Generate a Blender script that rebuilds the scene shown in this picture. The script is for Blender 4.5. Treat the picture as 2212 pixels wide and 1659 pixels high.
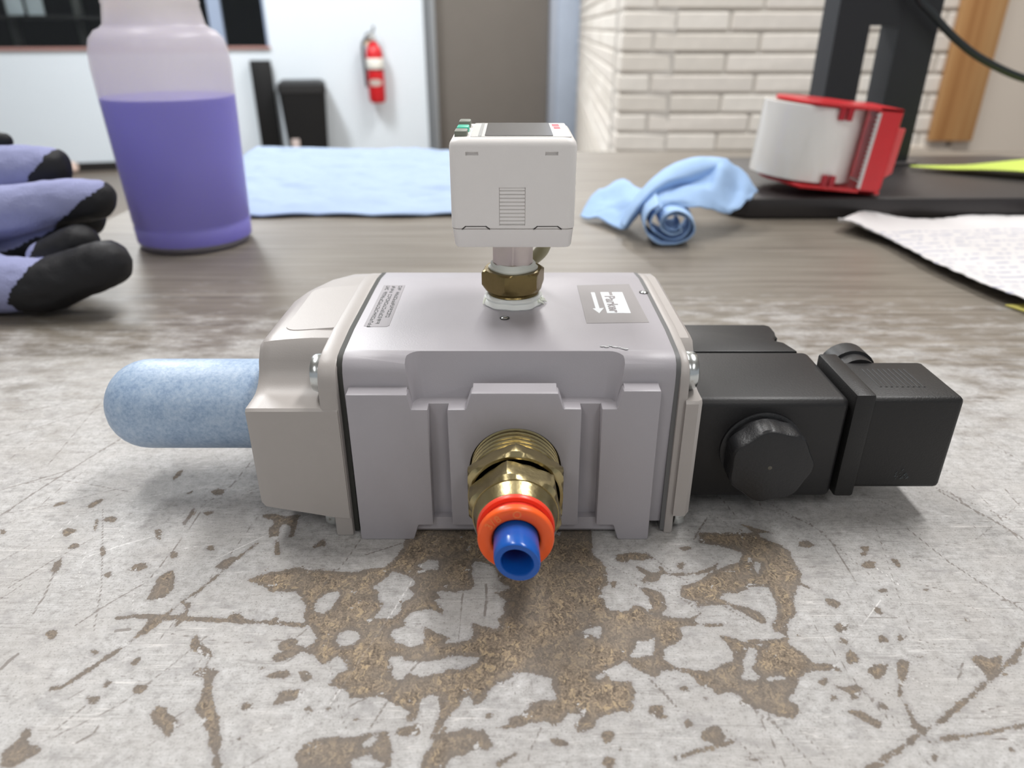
import bpy, bmesh, math, random
import numpy as np
from mathutils import Vector, Matrix, noise as mnoise

# ------------------------------------------------------------------ scene, camera, light
for o in list(bpy.data.objects):
    bpy.data.objects.remove(o, do_unlink=True)
SC = bpy.context.scene
COL = SC.collection
TZ = 0.75            # height of the bench top; everything is modelled with the bench top at z = 0 and lifted at the end
random.seed(7)

def lin(c):
    return tuple(((v/255.0)/12.92 if v/255.0 <= 0.04045 else ((v/255.0+0.055)/1.055)**2.4) for v in c) + (1.0,)

cam_data = bpy.data.cameras.new('camera')
cam = bpy.data.objects.new('camera', cam_data)
COL.objects.link(cam)
cam.location = (0, 0, 0.118 + TZ)
cam.rotation_euler = (math.radians(90 - 26.3), 0, 0)
cam_data.sensor_width = 36.0
cam_data.lens = 1560.0 / 2212.0 * 36.0
cam_data.clip_start = 0.005
cam_data.clip_end = 60
cam_data.dof.use_dof = True
cam_data.dof.focus_distance = 0.176
cam_data.dof.aperture_fstop = 15.5
SC.camera = cam

world = bpy.data.worlds.new('world')
SC.world = world
world.use_nodes = True
world.node_tree.nodes['Background'].inputs[0].default_value = (0.90, 0.95, 1.0, 1)
world.node_tree.nodes['Background'].inputs[1].default_value = 0.36

def area(name, loc, size, power, color=(1, 0.97, 0.93), rot=(0, 0, 0)):
    d = bpy.data.lights.new(name, 'AREA')
    d.shape = 'RECTANGLE'; d.size, d.size_y = size
    d.energy = power; d.color = color
    o = bpy.data.objects.new(name, d); COL.objects.link(o)
    o.location = (loc[0], loc[1], loc[2] + TZ); o.rotation_euler = rot
    return o
# fluorescent ceiling fixtures of the workshop
area('ceiling_lamp', (0.75, 0.95, 1.9), (0.3, 1.2), 31, (1, 0.99, 0.98))
area('ceiling_lamp', (-0.75, 1.05, 1.9), (0.3, 1.2), 24, (1, 0.99, 0.98))
area('ceiling_lamp', (0.75, -1.6, 1.9), (0.3, 1.2), 11, (1, 0.99, 0.98))
area('ceiling_lamp', (-0.9, -1.6, 1.9), (0.3, 1.2), 11, (1, 0.99, 0.98))
area('ceiling_lamp', (0.3, 4.2, 1.9), (0.3, 1.2), 40, (1, 0.99, 0.98))
area('ceiling_lamp', (-1.6, 3.3, 1.9), (0.3, 1.2), 84, (0.97, 0.99, 1))

SC.view_settings.view_transform = 'Standard'
SC.view_settings.look = 'None'
SC.view_settings.gamma = 1.0
SC.view_settings.use_curve_mapping = False
SC.view_settings.exposure = 0.2
SC.cycles.use_denoising = True
SC.cycles.max_bounces = 8

# ------------------------------------------------------------------ helpers
def new_bm():
    return bmesh.new()

def box(bm, x0, x1, y0, y1, z0, z1):
    vs = [bm.verts.new(p) for p in ((x0,y0,z0),(x1,y0,z0),(x1,y1,z0),(x0,y1,z0),(x0,y0,z1),(x1,y0,z1),(x1,y1,z1),(x0,y1,z1))]
    for f in ((0,3,2,1),(4,5,6,7),(0,1,5,4),(1,2,6,5),(2,3,7,6),(3,0,4,7)):
        bm.faces.new([vs[i] for i in f])
    return vs

def pt(axis, a, b, t):
    return {'x': (t, a, b), 'y': (a, t, b), 'z': (a, b, t)}[axis]

def prism(bm, poly, axis, t0, t1):
    A = [bm.verts.new(pt(axis, a, b, t0)) for a, b in poly]
    B = [bm.verts.new(pt(axis, a, b, t1)) for a, b in poly]
    n = len(poly)
    for i in range(n):
        bm.faces.new((A[i], A[(i+1) % n], B[(i+1) % n], B[i]))
    bm.faces.new(A[::-1]); bm.faces.new(B)

def loft(bm, rings, caps=True, closed=True):
    R = [[bm.verts.new(p) for p in r] for r in rings]
    n = len(rings[0])
    for a, b in zip(R[:-1], R[1:]):
        for i in range(n if closed else n-1):
            bm.faces.new((a[i], a[(i+1) % n], b[(i+1) % n], b[i]))
    if caps:
        bm.faces.new(R[0][::-1]); bm.faces.new(R[-1])
    return R

def basis(d):
    d = Vector(d).normalized()
    up = Vector((0, 0, 1)) if abs(d.z) < 0.9 else Vector((1, 0, 0))
    u = d.cross(up).normalized(); v = d.cross(u).normalized()
    return d, u, v

def lathe(bm, prof, c, d, n=48, rot=0.0, caps=(True, True)):
    d, u, v = basis(d); c = Vector(c)
    rings = []
    for r, h in prof:
        if r < 1e-7:
            rings.append([bm.verts.new(c + d*h)])
        else:
            rings.append([bm.verts.new(c + d*h + (u*math.cos(2*math.pi*i/n+rot) + v*math.sin(2*math.pi*i/n+rot))*r) for i in range(n)])
    for a, b in zip(rings[:-1], rings[1:]):
        for i in range(n):
            j = (i+1) % n
            if len(a) == 1 and len(b) == 1: continue
            if len(a) == 1: bm.faces.new((a[0], b[j], b[i]))
            elif len(b) == 1: bm.faces.new((a[i], a[j], b[0]))
            else: bm.faces.new((a[i], a[j], b[j], b[i]))
    if caps[0] and len(rings[0]) > 1: bm.faces.new(rings[0][::-1])
    if caps[1] and len(rings[-1]) > 1: bm.faces.new(rings[-1])

def catmull(P, m):
    P = [Vector(p) for p in P]; out = []
    n = len(P)
    for i in range(n-1):
        p0 = P[i-1] if i > 0 else P[i]*2 - P[i+1]
        p3 = P[i+2] if i+2 < n else P[i+1]*2 - P[i]
        p1, p2 = P[i], P[i+1]
        for k in range(m):
            t = k/m
            out.append(0.5*((2*p1) + (p2-p0)*t + (2*p0-5*p1+4*p2-p3)*t*t + (3*p1-p0-3*p2+p3)*t**3))
    out.append(P[-1])
    return out

def tube(bm, pts, r, n=12, caps=True):
    pts = [Vector(p) for p in pts]
    rings = []
    t0 = (pts[1]-pts[0]).normalized()
    _, u, v = basis(t0)
    for i, p in enumerate(pts):
        t = (pts[min(i+1, len(pts)-1)] - pts[max(i-1, 0)]).normalized()
        u = (u - t*u.dot(t)).normalized(); v = t.cross(u)
        rr = r[i] if isinstance(r, (list, tuple)) else r
        rings.append([p + (u*math.cos(2*math.pi*k/n) + v*math.sin(2*math.pi*k/n))*rr for k in range(n)])
    loft(bm, rings, caps)

def rrect(a0, a1, b0, b1, r, n=5):
    out = []
    for (ca, cb, s) in ((a1-r, b0+r, -90), (a1-r, b1-r, 0), (a0+r, b1-r, 90), (a0+r, b0+r, 180)):
        for k in range(n+1):
            a = math.radians(s + 90*k/n)
            out.append((ca + r*math.cos(a), cb + r*math.sin(a)))
    return out

def bev(bm, off, seg=2, ang=30, filt=None):
    bmesh.ops.recalc_face_normals(bm, faces=bm.faces)
    es = [e for e in bm.edges if len(e.link_faces) == 2 and e.calc_face_angle(0) > math.radians(ang) and (filt is None or filt(e))]
    if es:
        bmesh.ops.bevel(bm, geom=es, offset=off, offset_type='OFFSET', segments=seg, profile=0.5, affect='EDGES', clamp_overlap=True)

def bool_diff(bm, cutters):
    """bm minus the cutter bmeshes, by the exact boolean solver"""
    me = bpy.data.meshes.new('a'); bmesh.ops.recalc_face_normals(bm, faces=bm.faces); bm.to_mesh(me); bm.free()
    o = bpy.data.objects.new('a', me); COL.objects.link(o)
    tmp = []
    for c in cutters:
        bmesh.ops.recalc_face_normals(c, faces=c.faces)
        mc = bpy.data.meshes.new('c'); c.to_mesh(mc); c.free()
        oc = bpy.data.objects.new('c', mc); COL.objects.link(oc); tmp.append(oc)
        md = o.modifiers.new('b', 'BOOLEAN'); md.operation = 'DIFFERENCE'; md.object = oc; md.solver = 'EXACT'
    dg = bpy.context.evaluated_depsgraph_get()
    res = bpy.data.meshes.new_from_object(o.evaluated_get(dg))
    bm2 = bmesh.new(); bm2.from_mesh(res)
    for x in [o] + tmp:
        m = x.data; bpy.data.objects.remove(x, do_unlink=True); bpy.data.meshes.remove(m)
    bpy.data.meshes.remove(res)
    return bm2

def thicken(bm, t):
    """give an open sheet a thickness along its vertex normals"""
    bmesh.ops.recalc_face_normals(bm, faces=bm.faces)
    bm.normal_update()
    vs = list(bm.verts); fs = list(bm.faces)
    rim = [(e.verts[0], e.verts[1]) for e in bm.edges if len(e.link_faces) == 1]
    low = {v: bm.verts.new(v.co - v.normal*t) for v in vs}
    for f in fs: bm.faces.new([low[v] for v in reversed(f.verts)])
    for a, c in rim: bm.faces.new((a, c, low[c], low[a]))

def finish(bm, name, m, smooth=35):
    bmesh.ops.recalc_face_normals(bm, faces=bm.faces)
    me = bpy.data.meshes.new(name); bm.to_mesh(me); bm.free()
    if smooth:
        for p in me.polygons: p.use_smooth = True
        me.set_sharp_from_angle(angle=math.radians(smooth))
    if m is not None: me.materials.append(m)
    return me

def obj(name, bm, m, parent=None, smooth=35, kind=None, label=None):
    """one mesh object; geometry given in bench coordinates whatever the parent's place"""
    me = bm if isinstance(bm, bpy.types.Mesh) else finish(bm, name, m, smooth)
    o = bpy.data.objects.new(name, me); COL.objects.link(o)
    if parent is not None:
        bpy_parent(o, parent)
    else:
        co = np.array([v.co for v in me.vertices])
        c = Vector(((co[:,0].min()+co[:,0].max())/2, (co[:,1].min()+co[:,1].max())/2, co[:,2].min()))
        me.transform(Matrix.Translation(-c)); o.location = c
    if kind: o['kind'] = kind
    if label: o['label'] = label
    return o

def world_of(o):
    v = Vector(o.location)
    while o.parent is not None:
        o = o.parent; v = v + o.location
    return v

def bpy_parent(o, p):
    o.parent = p
    o.location = -world_of(p)

def tag(o, label, cat, group=None):
    o['label'] = label; o['category'] = cat
    if group: o['group'] = group
    return o

def thing(name, loc, label, cat, group=None):
    o = bpy.data.objects.new(name, None); COL.objects.link(o)
    o.empty_display_size = 0.02
    o.location = loc
    return tag(o, label, cat, group)

# ------------------------------------------------------------------ materials
MATS = {}
def nodes_of(name):
    m = bpy.data.materials.new(name); m.use_nodes = True
    nt = m.node_tree; b = nt.nodes['Principled BSDF']
    return m, nt, b

def N(nt, t, **kw):
    n = nt.nodes.new(t)
    for k, v in kw.items(): setattr(n, k, v)
    return n

def sock(n, name):
    return next(s for s in n.inputs if s.name == name and s.enabled)

def plain(name, c, rough=0.5, metal=0.0, var=0.04, scale=60, bump=0.0, bscale=400, spec=0.5, **kw):
    if name in MATS: return MATS[name]
    m, nt, b = nodes_of(name)
    L = nt.links.new
    tc = N(nt, 'ShaderNodeTexCoord'); nz = N(nt, 'ShaderNodeTexNoise')
    nz.inputs['Scale'].default_value = scale; nz.inputs['Detail'].default_value = 4
    L(tc.outputs['Object'], nz.inputs['Vector'])
    mx = N(nt, 'ShaderNodeMix', data_type='RGBA')
    base = lin(c)
    mx.inputs[6].default_value = tuple(v*(1-var) for v in base[:3]) + (1,)
    mx.inputs[7].default_value = tuple(min(1, v*(1+var)) for v in base[:3]) + (1,)
    L(nz.outputs['Fac'], mx.inputs[0]); L(mx.outputs[2], b.inputs['Base Color'])
    b.inputs['Roughness'].default_value = rough; b.inputs['Metallic'].default_value = metal
    b.inputs['Specular IOR Level'].default_value = spec
    if bump:
        n2 = N(nt, 'ShaderNodeTexNoise'); n2.inputs['Scale'].default_value = bscale; n2.inputs['Detail'].default_value = 3
        L(tc.outputs['Object'], n2.inputs['Vector'])
        bp = N(nt, 'ShaderNodeBump'); bp.inputs['Strength'].default_value = bump; bp.inputs['Distance'].default_value = 0.0005
        L(n2.outputs['Fac'], bp.inputs['Height']); L(bp.outputs['Normal'], b.inputs['Normal'])
    for k, v in kw.items(): b.inputs[k].default_value = v
    MATS[name] = m
    return m

def ramp(nt, stops, interp='LINEAR'):
    r = N(nt, 'ShaderNodeValToRGB'); r.color_ramp.interpolation = interp
    e = r.color_ramp.elements
    e[0].position, e[0].color = stops[0]; e[1].position, e[1].color = stops[-1]
    for p, c in stops[1:-1]:
        x = e.new(p); x.color = c
    return r

def gray(v): return (v, v, v, 1)
WEAR_POS="-632,1334 -595,1358 -549,1370 -526,1381 -456,1372 -535,1381 -479,1370 -425,1365 -382,1362 -342,1375 -310,1381 -290,1410 -273,1449 -277,1533 205,1531 202,1430 228,1383 229,1324 209,1305 213,1260 220,1235 261,1233 279,1251 297,1246 307,1227 345,1216 402,1208 411,1191 369,1183 369,1155 350,1135 322,1123 317,1097 332,1075 353,1064 369,1047 357,1057 333,1064 305,1064 287,1047 272,1057 259,1064 246,1075 237,1090 218,1079 194,1064 196,1040 218,1036 241,1036 243,1013 233,986 237,977 227,964 206,967 181,958 164,948 154,930 135,921 122,921 118,936 136,955 123,964 109,961 98,945 79,933 66,942 45,939 21,939 -5,930 -5,948 21,961 35,973 38,986 57,993 84,993 88,1009 81,1026 82,1043 59,1054 28,1061 0,1055 18,1060 0,1047 -43,1021 -62,983 -74,980 -83,1004 -97,993 -99,980 -118,960 -130,970 -135,1000 -156,1004 -175,997 -181,973 -179,953 -194,940 -201,957 -194,966 -218,976 -236,983 -247,997 -270,1000 -291,1000 -318,993 -324,1011 -337,1018 -366,1029 -361,1047 -353,1061 -336,1069 -343,1088 -367,1102 -377,1092 -393,1080 -418,1108 -447,1112 -474,1112 -499,1124 -495,1140 -476,1152 -498,1173 -426,1120 -445,1129 -420,1150 -438,1182 -454,1191 -464,1215 -466,1239 -487,1279 -506,1294 -557,1294 -589,1315;476,1474 523,1463 579,1436 558,1399 523,1383 500,1373 460,1344 432,1324 397,1315 392,1278 417,1260 420,1242 453,1251 488,1251 504,1238 524,1220 535,1208 555,1191 565,1203 558,1229 536,1242 502,1255 481,1273 492,1291 531,1291 547,1301 564,1315 602,1310 604,1287 605,1260 597,1225 575,1195 574,1192 571,1172 595,1158 609,1197 636,1222 651,1275 674,1320 694,1308 715,1290 682,1331 699,1355 694,1397 696,1441 680,1467 646,1494 606,1550 681,1513 486,1513;447,1163 479,1151 505,1135 542,1131 490,1144 545,1148 594,1153 593,1130 607,1120 622,1085 665,1080 671,1065 638,1063 599,1059 576,1042 573,1025 539,993 553,978 553,963 536,948 507,955 483,970 469,978 502,961 478,970 443,980 453,996 436,1013 406,1006 393,1019 378,1026 369,1047 350,1064 332,1075 360,1068 398,1061 418,1072 457,1090 466,1112 458,1139;260,1425 293,1436 341,1430 349,1414 323,1404 293,1409 273,1394 258,1409;293,1389 315,1378 336,1358 363,1363 354,1389 366,1378 372,1358 430,1358 473,1373 506,1394 494,1373 448,1351 411,1351 361,1351 344,1329 310,1324 302,1334 324,1349;280,1324 308,1310 347,1291 353,1273 350,1242 334,1220 307,1229 318,1273 305,1296 285,1315;406,1195 436,1195 473,1193 465,1187 431,1185;401,1214 423,1229 428,1223 405,1208;652,970 678,966 689,948 701,940 694,928 681,929 668,944 657,955 646,966;644,1027 664,1025 692,1029 704,1019 685,1005 677,993 667,993 667,1009 642,1021;799,1093 825,1089 819,1076 807,1059 784,1034 767,1001 759,1001 782,1046 791,1071;765,1001 766,989 768,940 782,926 769,912 769,901 760,919 756,937 760,963;767,926 799,940 831,959 826,944 804,937 777,922;955,1098 976,1104 998,1093 1027,1107 1004,1071 982,1050 961,1038 961,1054;-840,1268 -841,1304 -847,1342 -834,1364 -820,1375 -809,1353 -803,1326 -794,1304 -801,1279 -825,1268;-721,1381 -716,1404 -692,1421 -678,1415 -687,1387 -704,1370;-813,1164 -805,1200 -811,1219 -793,1219 -776,1219 -776,1196 -786,1173 -798,1162;-742,1182 -740,1210 -738,1239 -755,1263 -737,1263 -729,1239 -730,1210 -737,1184;-634,1205 -636,1219 -614,1227 -599,1215 -598,1200;-533,1203 -524,1229 -520,1200;-687,1164 -664,1137 -636,1116 -626,1099 -630,1082 -617,1066 -600,1062 -605,1050 -597,1020 -580,983 -560,954 -544,917 -529,875 -515,844 -529,844 -546,885 -561,894 -560,907 -579,934 -597,958 -613,975 -610,997 -618,1027 -619,1046 -651,1054 -646,1066 -633,1074 -637,1095 -649,1107 -678,1116 -687,1133;-693,958 -689,975 -671,975 -654,958 -632,947 -628,930 -640,910 -656,927 -676,940;-927,875 -918,888 -910,907 -916,927 -900,925 -896,914 -900,901 -864,888 -852,878 -867,869 -883,850 -910,848;-676,1595 -629,1595 -608,1581 -570,1595 -572,1554 -562,1501 -576,1495 -585,1540 -605,1554 -610,1527 -600,1495 -625,1495 -638,1527 -632,1560 -667,1581;-609,1482 -599,1489 -579,1421 -589,1427;-507,1457 -483,1489 -472,1464 -497,1451;-390,876 -381,894 -368,906 -344,909 -314,909 -293,909 -267,918 -246,921 -230,921 -224,900 -218,882 -218,844 -233,844 -226,861 -247,864 -260,876 -275,870 -291,861 -275,844 -379,844 -386,861;-123,918 -82,928 -52,924 -40,903 -32,891 -48,882 -72,882 -90,873 -106,873 -117,853 -124,844 -161,844 -158,867 -145,900 -137,921 -124,937;-144,1004 -120,987 -118,960 -127,940 -137,921 -145,900 -152,909 -146,934 -140,963;-217,928 -193,934 -168,934 -174,918 -203,909 -218,915;-33,928 -11,937 11,950 34,963 56,950 14,934 -16,926;-31,853 -13,867 11,879 -8,861 -26,848;292,967 290,958 281,951 272,954 266,959 260,967 268,976 277,980 287,982 295,977;295,955 292,951 288,949 284,949 280,950 281,955 282,958 286,961 291,961 292,957;343,931 336,931 331,930 326,934 324,941 329,945 331,951 337,948 341,943 343,938;395,911 389,899 375,898 364,901 352,907 354,920 365,927 376,935 390,933 394,921;188,912 184,906 178,901 170,899 167,906 165,912 166,920 173,925 180,922 187,921;104,894 97,891 90,890 80,890 74,896 74,900 75,905 84,907 92,903 100,900;183,858 181,851 176,846 170,846 167,853 163,858 167,866 173,870 179,869 185,867;202,883 200,882 198,881 196,880 195,882 194,883 195,885 197,886 199,886 201,885;384,998 382,996 380,995 378,995 377,996 376,998 377,999 379,1000 381,1000 384,999;419,1382 418,1374 411,1370 406,1370 403,1376 399,1382 406,1389 411,1395 417,1396 422,1391;453,1452 448,1449 441,1447 431,1445 427,1449 424,1452 427,1455 434,1458 442,1456 451,1455;348,1019 348,1016 342,1017 337,1018 334,1020 332,1023 337,1024 340,1026 345,1024 348,1022;248,1320 244,1313 240,1306 236,1305 234,1311 235,1320 235,1329 240,1333 244,1332 247,1328;770,1463 760,1456 748,1453 738,1456 725,1459 731,1468 735,1476 747,1480 760,1479 762,1470;901,1451 897,1444 890,1439 883,1439 882,1445 880,1451 886,1458 893,1461 899,1461 906,1459;887,1388 884,1378 872,1373 861,1374 856,1380 850,1388 863,1396 873,1402 885,1403 893,1398;886,1428 884,1424 878,1423 873,1423 868,1424 869,1428 873,1432 878,1435 884,1435 885,1431;747,1250 741,1245 731,1245 720,1251 720,1260 716,1270 724,1275 735,1272 744,1265 754,1257;879,1299 872,1295 866,1292 859,1290 855,1294 857,1299 859,1304 866,1307 872,1305 877,1303;831,1222 826,1221 822,1225 817,1229 819,1237 823,1242 827,1245 832,1243 833,1235 834,1228;737,1182 729,1174 720,1166 709,1166 706,1174 704,1182 710,1192 722,1196 731,1196 740,1193;718,1139 713,1134 707,1133 704,1138 699,1142 703,1148 708,1152 714,1152 720,1152 719,1145;723,1105 721,1094 715,1082 706,1083 697,1079 694,1089 698,1102 705,1111 714,1121 719,1113;769,1067 761,1056 749,1046 733,1041 730,1051 723,1058 731,1071 746,1079 759,1080 774,1081;810,1148 804,1142 796,1140 787,1137 785,1142 785,1148 789,1154 798,1160 804,1156 811,1155;842,1153 836,1142 831,1138 829,1139 827,1142 832,1153 837,1162 843,1170 847,1171 844,1161;861,1098 859,1094 854,1092 850,1094 845,1094 846,1098 850,1101 854,1102 860,1104 861,1100;641,997 638,993 633,990 630,992 625,992 627,997 630,1001 634,1004 640,1005 640,1001;726,967 722,966 717,970 713,974 710,981 714,983 717,985 722,983 726,978 725,973;814,904 809,900 801,897 796,901 790,904 791,909 797,913 804,913 813,914 815,909;913,884 912,882 909,881 907,881 906,882 905,884 908,886 911,887 913,887 914,886;1014,1204 1012,1201 1008,1202 1006,1205 1004,1207 1004,1210 1008,1211 1011,1211 1015,1210 1015,1207;974,1303 973,1300 969,1299 966,1299 965,1301 963,1303 967,1305 970,1306 973,1306 976,1305;948,1379 943,1378 940,1387 938,1397 937,1410 941,1414 945,1413 949,1408 952,1396 949,1388;639,1042 636,1036 631,1030 624,1028 620,1030 617,1033 619,1039 626,1043 633,1047 639,1047;690,875 686,871 679,865 668,858 663,859 656,859 659,863 668,870 678,873 690,879;674,856 669,852 658,848 642,845 636,847 626,848 632,852 646,857 659,858 677,861;1053,1093 1047,1084 1042,1083 1036,1081 1035,1085 1039,1093 1046,1100 1053,1108 1056,1106 1056,1101;1015,1057 1011,1054 1006,1053 1002,1053 997,1053 1000,1057 1002,1059 1007,1061 1012,1061 1012,1058;765,867 763,864 759,861 756,861 756,864 756,867 759,871 762,872 765,873 767,871;449,866 444,864 436,863 427,862 418,863 419,866 421,867 428,869 438,869 443,867;-1055,1571 -1053,1563 -1057,1556 -1070,1560 -1081,1562 -1089,1571 -1088,1579 -1081,1582 -1072,1586 -1062,1578;-1139,1514 -1138,1505 -1146,1502 -1153,1497 -1164,1505 -1171,1514 -1174,1523 -1172,1532 -1159,1527 -1148,1523;-1104,1463 -1098,1458 -1102,1452 -1109,1449 -1116,1450 -1124,1452 -1122,1459 -1121,1465 -1115,1470 -1107,1469;-1117,1415 -1108,1403 -1102,1385 -1099,1370 -1098,1354 -1107,1360 -1114,1367 -1122,1382 -1125,1399 -1120,1405;-894,1384 -886,1377 -898,1369 -909,1365 -922,1365 -934,1369 -927,1379 -924,1388 -911,1393 -898,1392;-990,1173 -988,1164 -985,1156 -988,1150 -995,1150 -1002,1157 -1010,1164 -1009,1172 -1005,1176 -999,1176;-908,1508 -906,1496 -904,1484 -912,1486 -920,1496 -928,1508 -934,1523 -929,1527 -924,1529 -915,1523;-831,1427 -834,1421 -834,1414 -842,1414 -850,1420 -854,1427 -859,1437 -852,1438 -845,1439 -837,1435;-753,1451 -749,1443 -754,1440 -760,1441 -766,1444 -773,1451 -770,1457 -769,1464 -763,1464 -756,1459;-727,1024 -729,1018 -731,1012 -739,1009 -748,1012 -753,1016 -757,1022 -750,1026 -742,1028 -733,1029;-807,995 -809,991 -810,985 -818,985 -825,988 -830,992 -834,998 -826,1000 -820,1001 -812,1000;-807,1038 -804,1035 -804,1029 -807,1026 -810,1022 -814,1023 -816,1027 -815,1032 -815,1039 -810,1039;-836,1115 -835,1109 -836,1102 -840,1094 -846,1093 -850,1092 -853,1096 -850,1104 -845,1110 -840,1117;-869,1111 -870,1107 -872,1104 -877,1103 -883,1106 -885,1111 -889,1117 -886,1120 -880,1119 -875,1116;-776,1098 -776,1092 -773,1086 -777,1081 -781,1079 -784,1081 -789,1084 -787,1090 -785,1096 -781,1099;-446,1114 -450,1104 -463,1097 -477,1087 -491,1089 -497,1094 -498,1102 -490,1112 -472,1115 -456,1118;-454,1056 -449,1051 -464,1048 -477,1047 -490,1048 -500,1051 -489,1056 -484,1061 -468,1063 -456,1061;-405,1052 -404,1046 -412,1043 -420,1044 -430,1046 -434,1052 -430,1057 -426,1062 -416,1063 -410,1057;-498,977 -503,972 -506,969 -514,968 -522,971 -522,977 -526,983 -520,986 -512,986 -506,982;-419,1019 -421,1010 -434,998 -447,983 -460,980 -468,981 -467,989 -460,1001 -443,1010 -428,1020;-459,1137 -458,1133 -464,1129 -473,1129 -478,1133 -486,1137 -483,1142 -476,1144 -468,1144 -459,1143;-505,1070 -508,1069 -510,1067 -514,1067 -517,1068 -518,1070 -520,1073 -516,1073 -512,1073 -508,1072;-384,970 -385,967 -389,966 -392,965 -397,967 -398,970 -397,973 -395,976 -391,975 -388,973;-425,951 -425,949 -428,948 -430,948 -434,948 -434,951 -434,953 -432,954 -429,955 -427,952;-501,907 -502,905 -503,903 -506,903 -508,905 -510,907 -511,910 -508,911 -505,910 -502,910;-1021,1439 -1016,1427 -1018,1424 -1020,1423 -1026,1427 -1032,1439 -1036,1449 -1039,1459 -1034,1457 -1028,1449;-966,1353 -961,1346 -965,1343 -970,1344 -975,1347 -981,1353 -979,1358 -979,1362 -974,1363 -968,1359;-868,1213 -865,1209 -871,1208 -877,1207 -883,1208 -888,1211 -885,1214 -883,1218 -877,1218 -871,1216;-454,1052 -454,1047 -459,1043 -468,1046 -476,1047 -481,1052 -479,1057 -472,1059 -464,1061 -457,1057;-406,1052 -410,1047 -413,1040 -422,1040 -429,1046 -433,1052 -436,1060 -427,1063 -419,1063 -411,1060;-411,1011 -418,1003 -425,996 -438,991 -450,994 -454,1002 -459,1009 -448,1016 -434,1018 -422,1017;-385,970 -386,967 -389,966 -394,964 -396,967 -399,970 -399,973 -396,974 -391,973 -386,973;-347,971 -346,969 -351,968 -356,968 -361,969 -364,971 -361,973 -358,975 -353,976 -349,974;-425,952 -425,950 -427,948 -430,948 -432,950 -435,952 -435,954 -432,955 -429,955 -426,954;-283,947 -284,944 -288,942 -294,942 -298,945 -302,947 -301,950 -295,951 -290,951 -283,950;-35,957 -36,953 -41,951 -45,952 -51,952 -51,957 -49,960 -46,962 -40,963 -38,959;-980,1811 -976,1802 -974,1784 -976,1770 -978,1752 -983,1757 -987,1766 -989,1781 -990,1800 -984,1804;-1138,1670 -1140,1653 -1141,1640 -1148,1626 -1157,1616 -1161,1625 -1167,1628 -1163,1644 -1156,1658 -1148,1663;-817,1698 -814,1689 -821,1683 -835,1686 -846,1690 -856,1698 -852,1706 -843,1710 -832,1713 -820,1707;-1056,1570 -1054,1563 -1059,1558 -1069,1557 -1077,1564 -1087,1570 -1087,1578 -1080,1582 -1071,1581 -1059,1579;-866,1617 -864,1609 -863,1593 -863,1571 -866,1564 -868,1551 -870,1560 -871,1579 -870,1597 -869,1621;-809,1604 -810,1597 -815,1591 -822,1586 -830,1590 -836,1595 -838,1602 -833,1608 -823,1608 -814,1610;-900,1703 -903,1697 -904,1692 -910,1687 -916,1686 -919,1687 -921,1690 -915,1696 -910,1701 -904,1704;-1137,1520 -1140,1514 -1144,1509 -1154,1508 -1164,1514 -1171,1520 -1175,1529 -1167,1532 -1156,1531 -1145,1528;-910,1509 -909,1500 -912,1497 -915,1492 -921,1503 -925,1513 -928,1523 -927,1532 -921,1525 -915,1521;-1094,1540 -1088,1523 -1090,1521 -1091,1519 -1096,1527 -1103,1543 -1106,1555 -1109,1570 -1105,1566 -1099,1554;-1231,1649 -1235,1642 -1240,1636 -1249,1630 -1258,1628 -1260,1631 -1263,1635 -1257,1642 -1248,1646 -1240,1649;-1318,1517 -1318,1511 -1319,1507 -1323,1506 -1329,1509 -1334,1517 -1339,1525 -1338,1530 -1333,1529 -1326,1523"
WEAR_NEG="-448,1244 -447,1268 -432,1287 -403,1296 -396,1282 -403,1263 -407,1240 -424,1224 -445,1230;-327,1311 -306,1331 -290,1367 -264,1357 -229,1331 -231,1316 -240,1306 -224,1287 -235,1268 -251,1258 -250,1226 -267,1212 -312,1208 -297,1235 -294,1258 -309,1268 -311,1296;-181,1268 -162,1272 -177,1296 -136,1294 -102,1299 -89,1311 -100,1383 -94,1405 -72,1399 -43,1383 -27,1331 -3,1306 -41,1292 -13,1268 -20,1240 -13,1226 -29,1204 -22,1186 -38,1178 -67,1190 -87,1195 -83,1178 -79,1169 -88,1148 -112,1140 -147,1136 -135,1152 -165,1169 -193,1186 -189,1152 -193,1136 -217,1128 -250,1140 -263,1161 -259,1178 -235,1186 -240,1204 -227,1226 -202,1240 -172,1235 -150,1217 -162,1244;-376,1140 -375,1165 -358,1178 -337,1169 -329,1152 -336,1132 -364,1128;-258,1108 -229,1100 -222,1088 -185,1088 -152,1092 -137,1100 -110,1104 -70,1100 -72,1084 -99,1069 -132,1065 -178,1047 -209,1058 -221,1043 -233,1039 -247,1054 -243,1069 -252,1088;-461,1132 -451,1152 -468,1169 -459,1182 -437,1173 -422,1156 -422,1136 -442,1130;-232,1386 -203,1410 -180,1405 -181,1373 -212,1367;177,1183 193,1187 194,1167 186,1151 163,1163 145,1167;247,1101 259,1120 267,1135 263,1143 293,1147 309,1155 306,1135 294,1101 283,1105 261,1097;167,1054 187,1057 180,1043 169,1043;481,1093 503,1127 517,1116 505,1086 492,1072 503,1050 491,1040 461,1043 473,1064;513,1047 545,1050 554,1043 512,1036;-278,891 -270,903 -253,915 -248,903 -262,891;601,1404 612,1394 594,1358 585,1363"
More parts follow.
